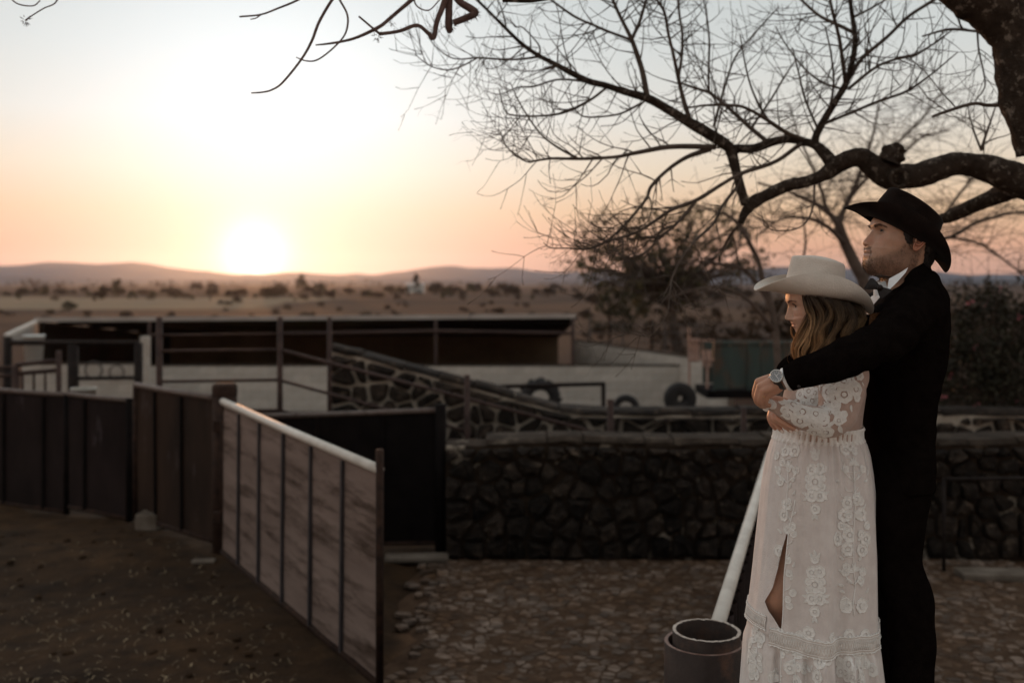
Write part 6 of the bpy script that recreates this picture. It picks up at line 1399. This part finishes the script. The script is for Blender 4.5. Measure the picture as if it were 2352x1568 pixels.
    def band(yf, a0, a1, hgt, off, n=150):
        V = []
        for a in np.linspace(a0, a1, n):
            y0 = yf(a); V.append([sk(a, y0+hgt*f_, off+(.0016 if .0 < f_ < 1 else -.0005)) for f_ in (0, .04, .5, .96, 1)])
        o = MB().grid(V).build('lace_band', M_nude2, d, smooth=True); cm = MB()
        for f_ in (.03, .16, .84, .97): cm.tube([sk(a, yf(a)+hgt*f_, off+.0024) for a in np.linspace(a0, a1, n)], .0013 if f_ in (.03, .97) else .0009, 5)
        for s_ in (0, 1): cm.tube([sk(a, yf(a)+hgt*(.22+.56*abs((i*.25+s_) % 2-1)), off+.0024) for i, a in enumerate(np.linspace(a0, a1, n*2))], .0008, 4)
        for i, a in enumerate(np.linspace(a0, a1, int(n*.55))): cm.ell(sk(a, yf(a)+hgt*(.0 if i % 2 else 1.0), off+.002), (.0030, .002, .0030), 6, 4)
        cm.build('band_cord', M_lace, o, smooth=True)
    band(lambda a: 1412+3*math.sin(a*6), -R(110), R(54), 36, .003); band(lambda a: 1390+2*math.sin(a*5), R(60), R(150), 30, .001, 80)
    # waistband with gathers
    Vw = [[sk(a, 1003, .002+o_+.0022*math.sin(a*46+j))+Vector((0, 0, z_)) for a in np.linspace(0, 2*PI, 240, endpoint=False)] for j, (z_, o_) in enumerate(((-.010, .001), (-.004, .003), (.002, .000), (.010, -.001), (.020, -.002), (.026, .001), (.032, -.001)))]
    wb = MB().grid(Vw, closeu=True).build('waistband', M_lace, d, smooth=True)
    # bodice
    BG = [(835, 1842, 1975, .10), (855, 1822, 1980, .12), (900, 1806, 1982, .132), (950, 1795, 1976, .122), (985, 1785, 1974, .117), (1000, 1781, 1976, .118)]
    by = [r_[0] for r_ in BG]; bi = lambda y, j: np.interp(y, by, [r_[j] for r_ in BG])
    Vb = [[((((bi(y, 1)+bi(y, 2))/2-CX)*k-(bi(y, 2)-bi(y, 1))/2*k*math.sin(a)*1.0), Yc-(bi(y, 3)+.0015*math.sin(a*30+y*.05))*math.cos(a), CZ-(y-HY)*k) for a in np.linspace(0, 2*PI, 90, endpoint=False)] for y in np.linspace(835, 1000, 40)]
    bod = MB().grid(Vb, closeu=True).build('bodice', M_sleeve, d, smooth=True); cb = Cloth(bod.data)
    for x, y, r_ in ((1838, 905, 11), (1858, 898, 12), (1846, 925, 10), (1866, 920, 12), (1872, 902, 11)): lace_flower(d, cb, x, y, r_, random.random()*6)
    for x, y, a in ((1842, 935, 60), (1855, 912, 120), (1862, 940, 80), (1832, 918, 200)): lace_leaf(d, cb, x, y, 16, R(a))
    # sleeves
    sm = remesh(ph([(1950, 835, 2.63, 46), (1942, 860, 2.60, 51), (1934, 890, 2.58, 53), (1928, 930, 2.565, 49), (1916, 962, 2.552, 41), (1888, 968, 2.545, 35), (1850, 957, 2.54, 31), (1815, 943, 2.54, 26), (1784, 931, 2.545, 19), (1763, 926, 2.55, 14)], 28), .005, 4, 'sleeve')
    co = np.empty(len(sm.vertices)*3); sm.vertices.foreach_get('co', co); co = co.reshape(-1, 3); nr_ = np.empty(len(co)*3); sm.vertices.foreach_get('normal', nr_); nr_ = nr_.reshape(-1, 3)
    for i in range(len(co)): p = co[i]; co[i] = p+nr_[i]*(mnoise.noise(Vector((p[0]*16, p[1]*14, p[2]*16+p[0]*9)))*.0055+mnoise.noise(Vector((p[0]*40+p[2]*30, p[1]*30, p[2]*34)))*.002)
    sm.vertices.foreach_set('co', co.ravel()); sm.update(); slv = obj('sleeve', sm, M_sleeve, d); cs_ = Cloth(sm)
    z3 = lambda x, y: (1711.2+x/6.827, 803.9+y/6.827)
    for x, y, r_ in ((1305, 655, 14), (1555, 695, 15), (1545, 480, 13), (1740, 610, 13), (1385, 500, 12), (1800, 400, 8), (760, 850, 14), (900, 965, 15), (1110, 995, 12), (1230, 1075, 11), (860, 1110, 14), (672, 1015, 9), (1085, 1285, 12), (1262, 1290, 14), (1470, 1100, 9), (380, 830, 9), (620, 940, 7), (1150, 1190, 7), (430, 860, 7)): lace_flower(d, cs_, *z3(x, y), r_*1.12, random.random()*6, 7 if r_ > 9 else 5)
    for x, y, L, a in ((1310, 1000, 30, 140), (1350, 990, 34, 32), (1330, 960, 30, 95), (1350, 960, 30, 78), (1310, 960, 26, 112), (490, 760, 30, -68), (520, 760, 34, -40), (1700, 500, 16, 80), (1760, 470, 16, 40), (1480, 1180, 26, -75), (960, 1060, 26, -28), (1020, 1100, 28, -15), (1120, 1100, 24, 10), (1290, 1180, 22, 20), (1640, 520, 12, 150), (640, 700, 24, -20), (700, 730, 18, 20)): lace_leaf(d, cs_, *z3(x, y), L, R(a), .38, .4)
    for pts in ([(1340, 1010), (1300, 900), (1280, 760)], [(1360, 1000), (1420, 880), (1470, 790)], [(960, 1050), (1060, 1120), (1180, 1150), (1300, 1150)], [(500, 740), (600, 820), (680, 900)], [(1690, 540), (1700, 460), (1690, 400)]): lace_stem(d, cs_, [z3(*p) for p in pts])
    LS = random.Random(23)
    for k in range(60):
        x, y = LS.uniform(1770, 1985), LS.uniform(870, 1008); u = LS.random()
        if u < .55: lace_leaf(d, cs_, x, y, LS.uniform(9, 17), LS.uniform(0, 6), .36, .4)
        else: lace_flower(d, cs_, x, y, LS.uniform(5, 8), LS.random()*6, 6)
    f_ = P(1757, 926, 2.55); 
    for i in range(10): a = i*2*PI/10; MB().ell(f_+Vector((.002, .017*math.cos(a), .018*math.sin(a)+.002)), (.006, .005, .005), 8, 6).build('cuff_scallop', M_lace, slv, smooth=True)
    fs = remesh(ph([(1925, 775, 2.86, 42), (1900, 850, 2.90, 46), (1880, 920, 2.88, 44), (1840, 945, 2.78, 32), (1800, 935, 2.67, 20)], 20), .008, 3, 'sleeve'); obj('sleeve', fs, M_sleeve, d)
    # skirt lace
    z2 = lambda x, y: (1493+x/2.6485, 976.2+y/2.6485)
    diamond(d, cl, 1872, 1078); diamond(d, cl, 1872, 1314)
    def column(X, flip, dy0, rows):
        for kind, dx, y, s in rows:
            x = X+dx*flip
            if kind == 'f': lace_flower(d, cl, x, y, s, random.random()*6)
            elif kind == 'p': leaf_pair(d, cl, x, y, s)
            elif kind == 's':
                for sg in (1, -1):
                    lace_stem(d, cl, [(x, y+14), (x+sg*8, y+6), (x+sg*17, y-4), (x+sg*20, y-13)]); lace_flower(d, cl, x+sg*20, y-15, 7.5, 0, 5); lace_leaf(d, cl, x+sg*6, y+8, 14, R(90-sg*50), .3)
            elif kind == 'l': lace_stem(d, cl, [(x, y), (x+2, y+s*.3), (x-2, y+s*.7), (x, y+s)], .0016)
    colB = [('f', -19, 1033, 11), ('f', 0, 1033, 11), ('p', 0, 1068, 24), ('s', 0, 1092, 1), ('l', 0, 1070, 260), ('f', -15, 1154, 12), ('f', 6, 1146, 12), ('f', -21, 1182, 13), ('f', 17, 1180, 13), ('f', -38, 1237, 14), ('f', -9, 1228, 14), ('f', 27, 1237, 13), ('f', -13, 1260, 13), ('f', 19, 1262, 13), ('p', 0, 1312, 27), ('s', 0, 1328, 1), ('l', 0, 1320, 92), ('f', -17, 1390, 14), ('f', 17, 1390, 14), ('f', 30, 1206, 8), ('f', -28, 1207, 8)]
    column(1961, 1, 0, colB)
    column(1803, 1, 0, [('f', 0, 1035, 11), ('f', 22, 1035, 12), ('p', 8, 1072, 20), ('s', 6, 1095, 1), ('l', 6, 1070, 120), ('f', 4, 1157, 12), ('f', -2, 1182, 12), ('f', 5, 1240, 14), ('f', -13, 1264, 11), ('f', 16, 1208, 8), ('p', -14, 1305, 18), ('f', -18, 1330, 9), ('f', -22, 1388, 13), ('l', -14, 1200, 160), ('f', 6, 1215, 9)])
    LR = random.Random(17)
    for X, dx in ((1961, 34), (1803, 20)):
        for y in np.arange(1046, 1400, 15):
            for sg in (-1, 1):
                x = X+sg*LR.uniform(6, dx); u = LR.random()
                if u < .45: lace_leaf(d, cl, x, y, LR.uniform(10, 17), R(90-sg*LR.uniform(20, 80)), .36, .4)
                elif u < .8: lace_flower(d, cl, x, y, LR.uniform(5.5, 8.5), LR.random()*6, 6)
                else: lace_stem(d, cl, [(X, y+9), (x-sg*4, y+5), (x, y-3)], .0010)
    for k in range(46):
        y = LR.uniform(1465, 1560); x = LR.uniform(1770, 2012); u = LR.random()
        if u < .5: lace_leaf(d, cl, x, y, LR.uniform(10, 18), LR.uniform(0, 6), .36, .4)
        else: lace_flower(d, cl, x, y, LR.uniform(6, 11), LR.random()*6, 6)
    for k in range(26):
        y = LR.uniform(1430, 1560); x = LR.uniform(1716, 1752); lace_flower(d, cl, x, y, LR.uniform(6, 11), LR.random()*6, 6)
    for x, y, r_ in ((790, 1265, 12), (850, 1302, 14), (915, 1296, 14), (965, 1262, 12), (1025, 1345, 13), (1032, 1440, 13), (1020, 1530, 13), (1200, 1340, 14), (1290, 1332, 14), (1215, 1278, 12), (1310, 1275, 11), (1210, 1452, 15), (1282, 1462, 15), (1350, 1485, 13), (1290, 1545, 14), (1235, 1530, 12), (850, 1475, 12), (935, 1475, 12), (600, 1380, 11), (640, 1460, 12), (1160, 1495, 11), (1110, 1290, 9), (890, 1560, 13)): lace_flower(d, cl, *z2(x, y), r_, random.random()*6)
    leaf_pair(d, cl, *z2(882, 1400), 28); lace_stem(d, cl, [z2(880, 1380), z2(884, 1460), z2(888, 1560)], .0016); lace_stem(d, cl, [z2(1245, 1300), z2(1248, 1400), z2(1246, 1560)], .0016); lace_stem(d, cl, [z2(1028, 1370), z2(1034, 1480), z2(1030, 1560)], .0014)
    setbase(t, (P(1880, 0, 2.74).x, 2.74, .9)); return t
M_nude2 = mat('ivory_net', (.60, .53, .48), (.70, .64, .59), 60, .85, .3, 300, spec=.15)
bride()
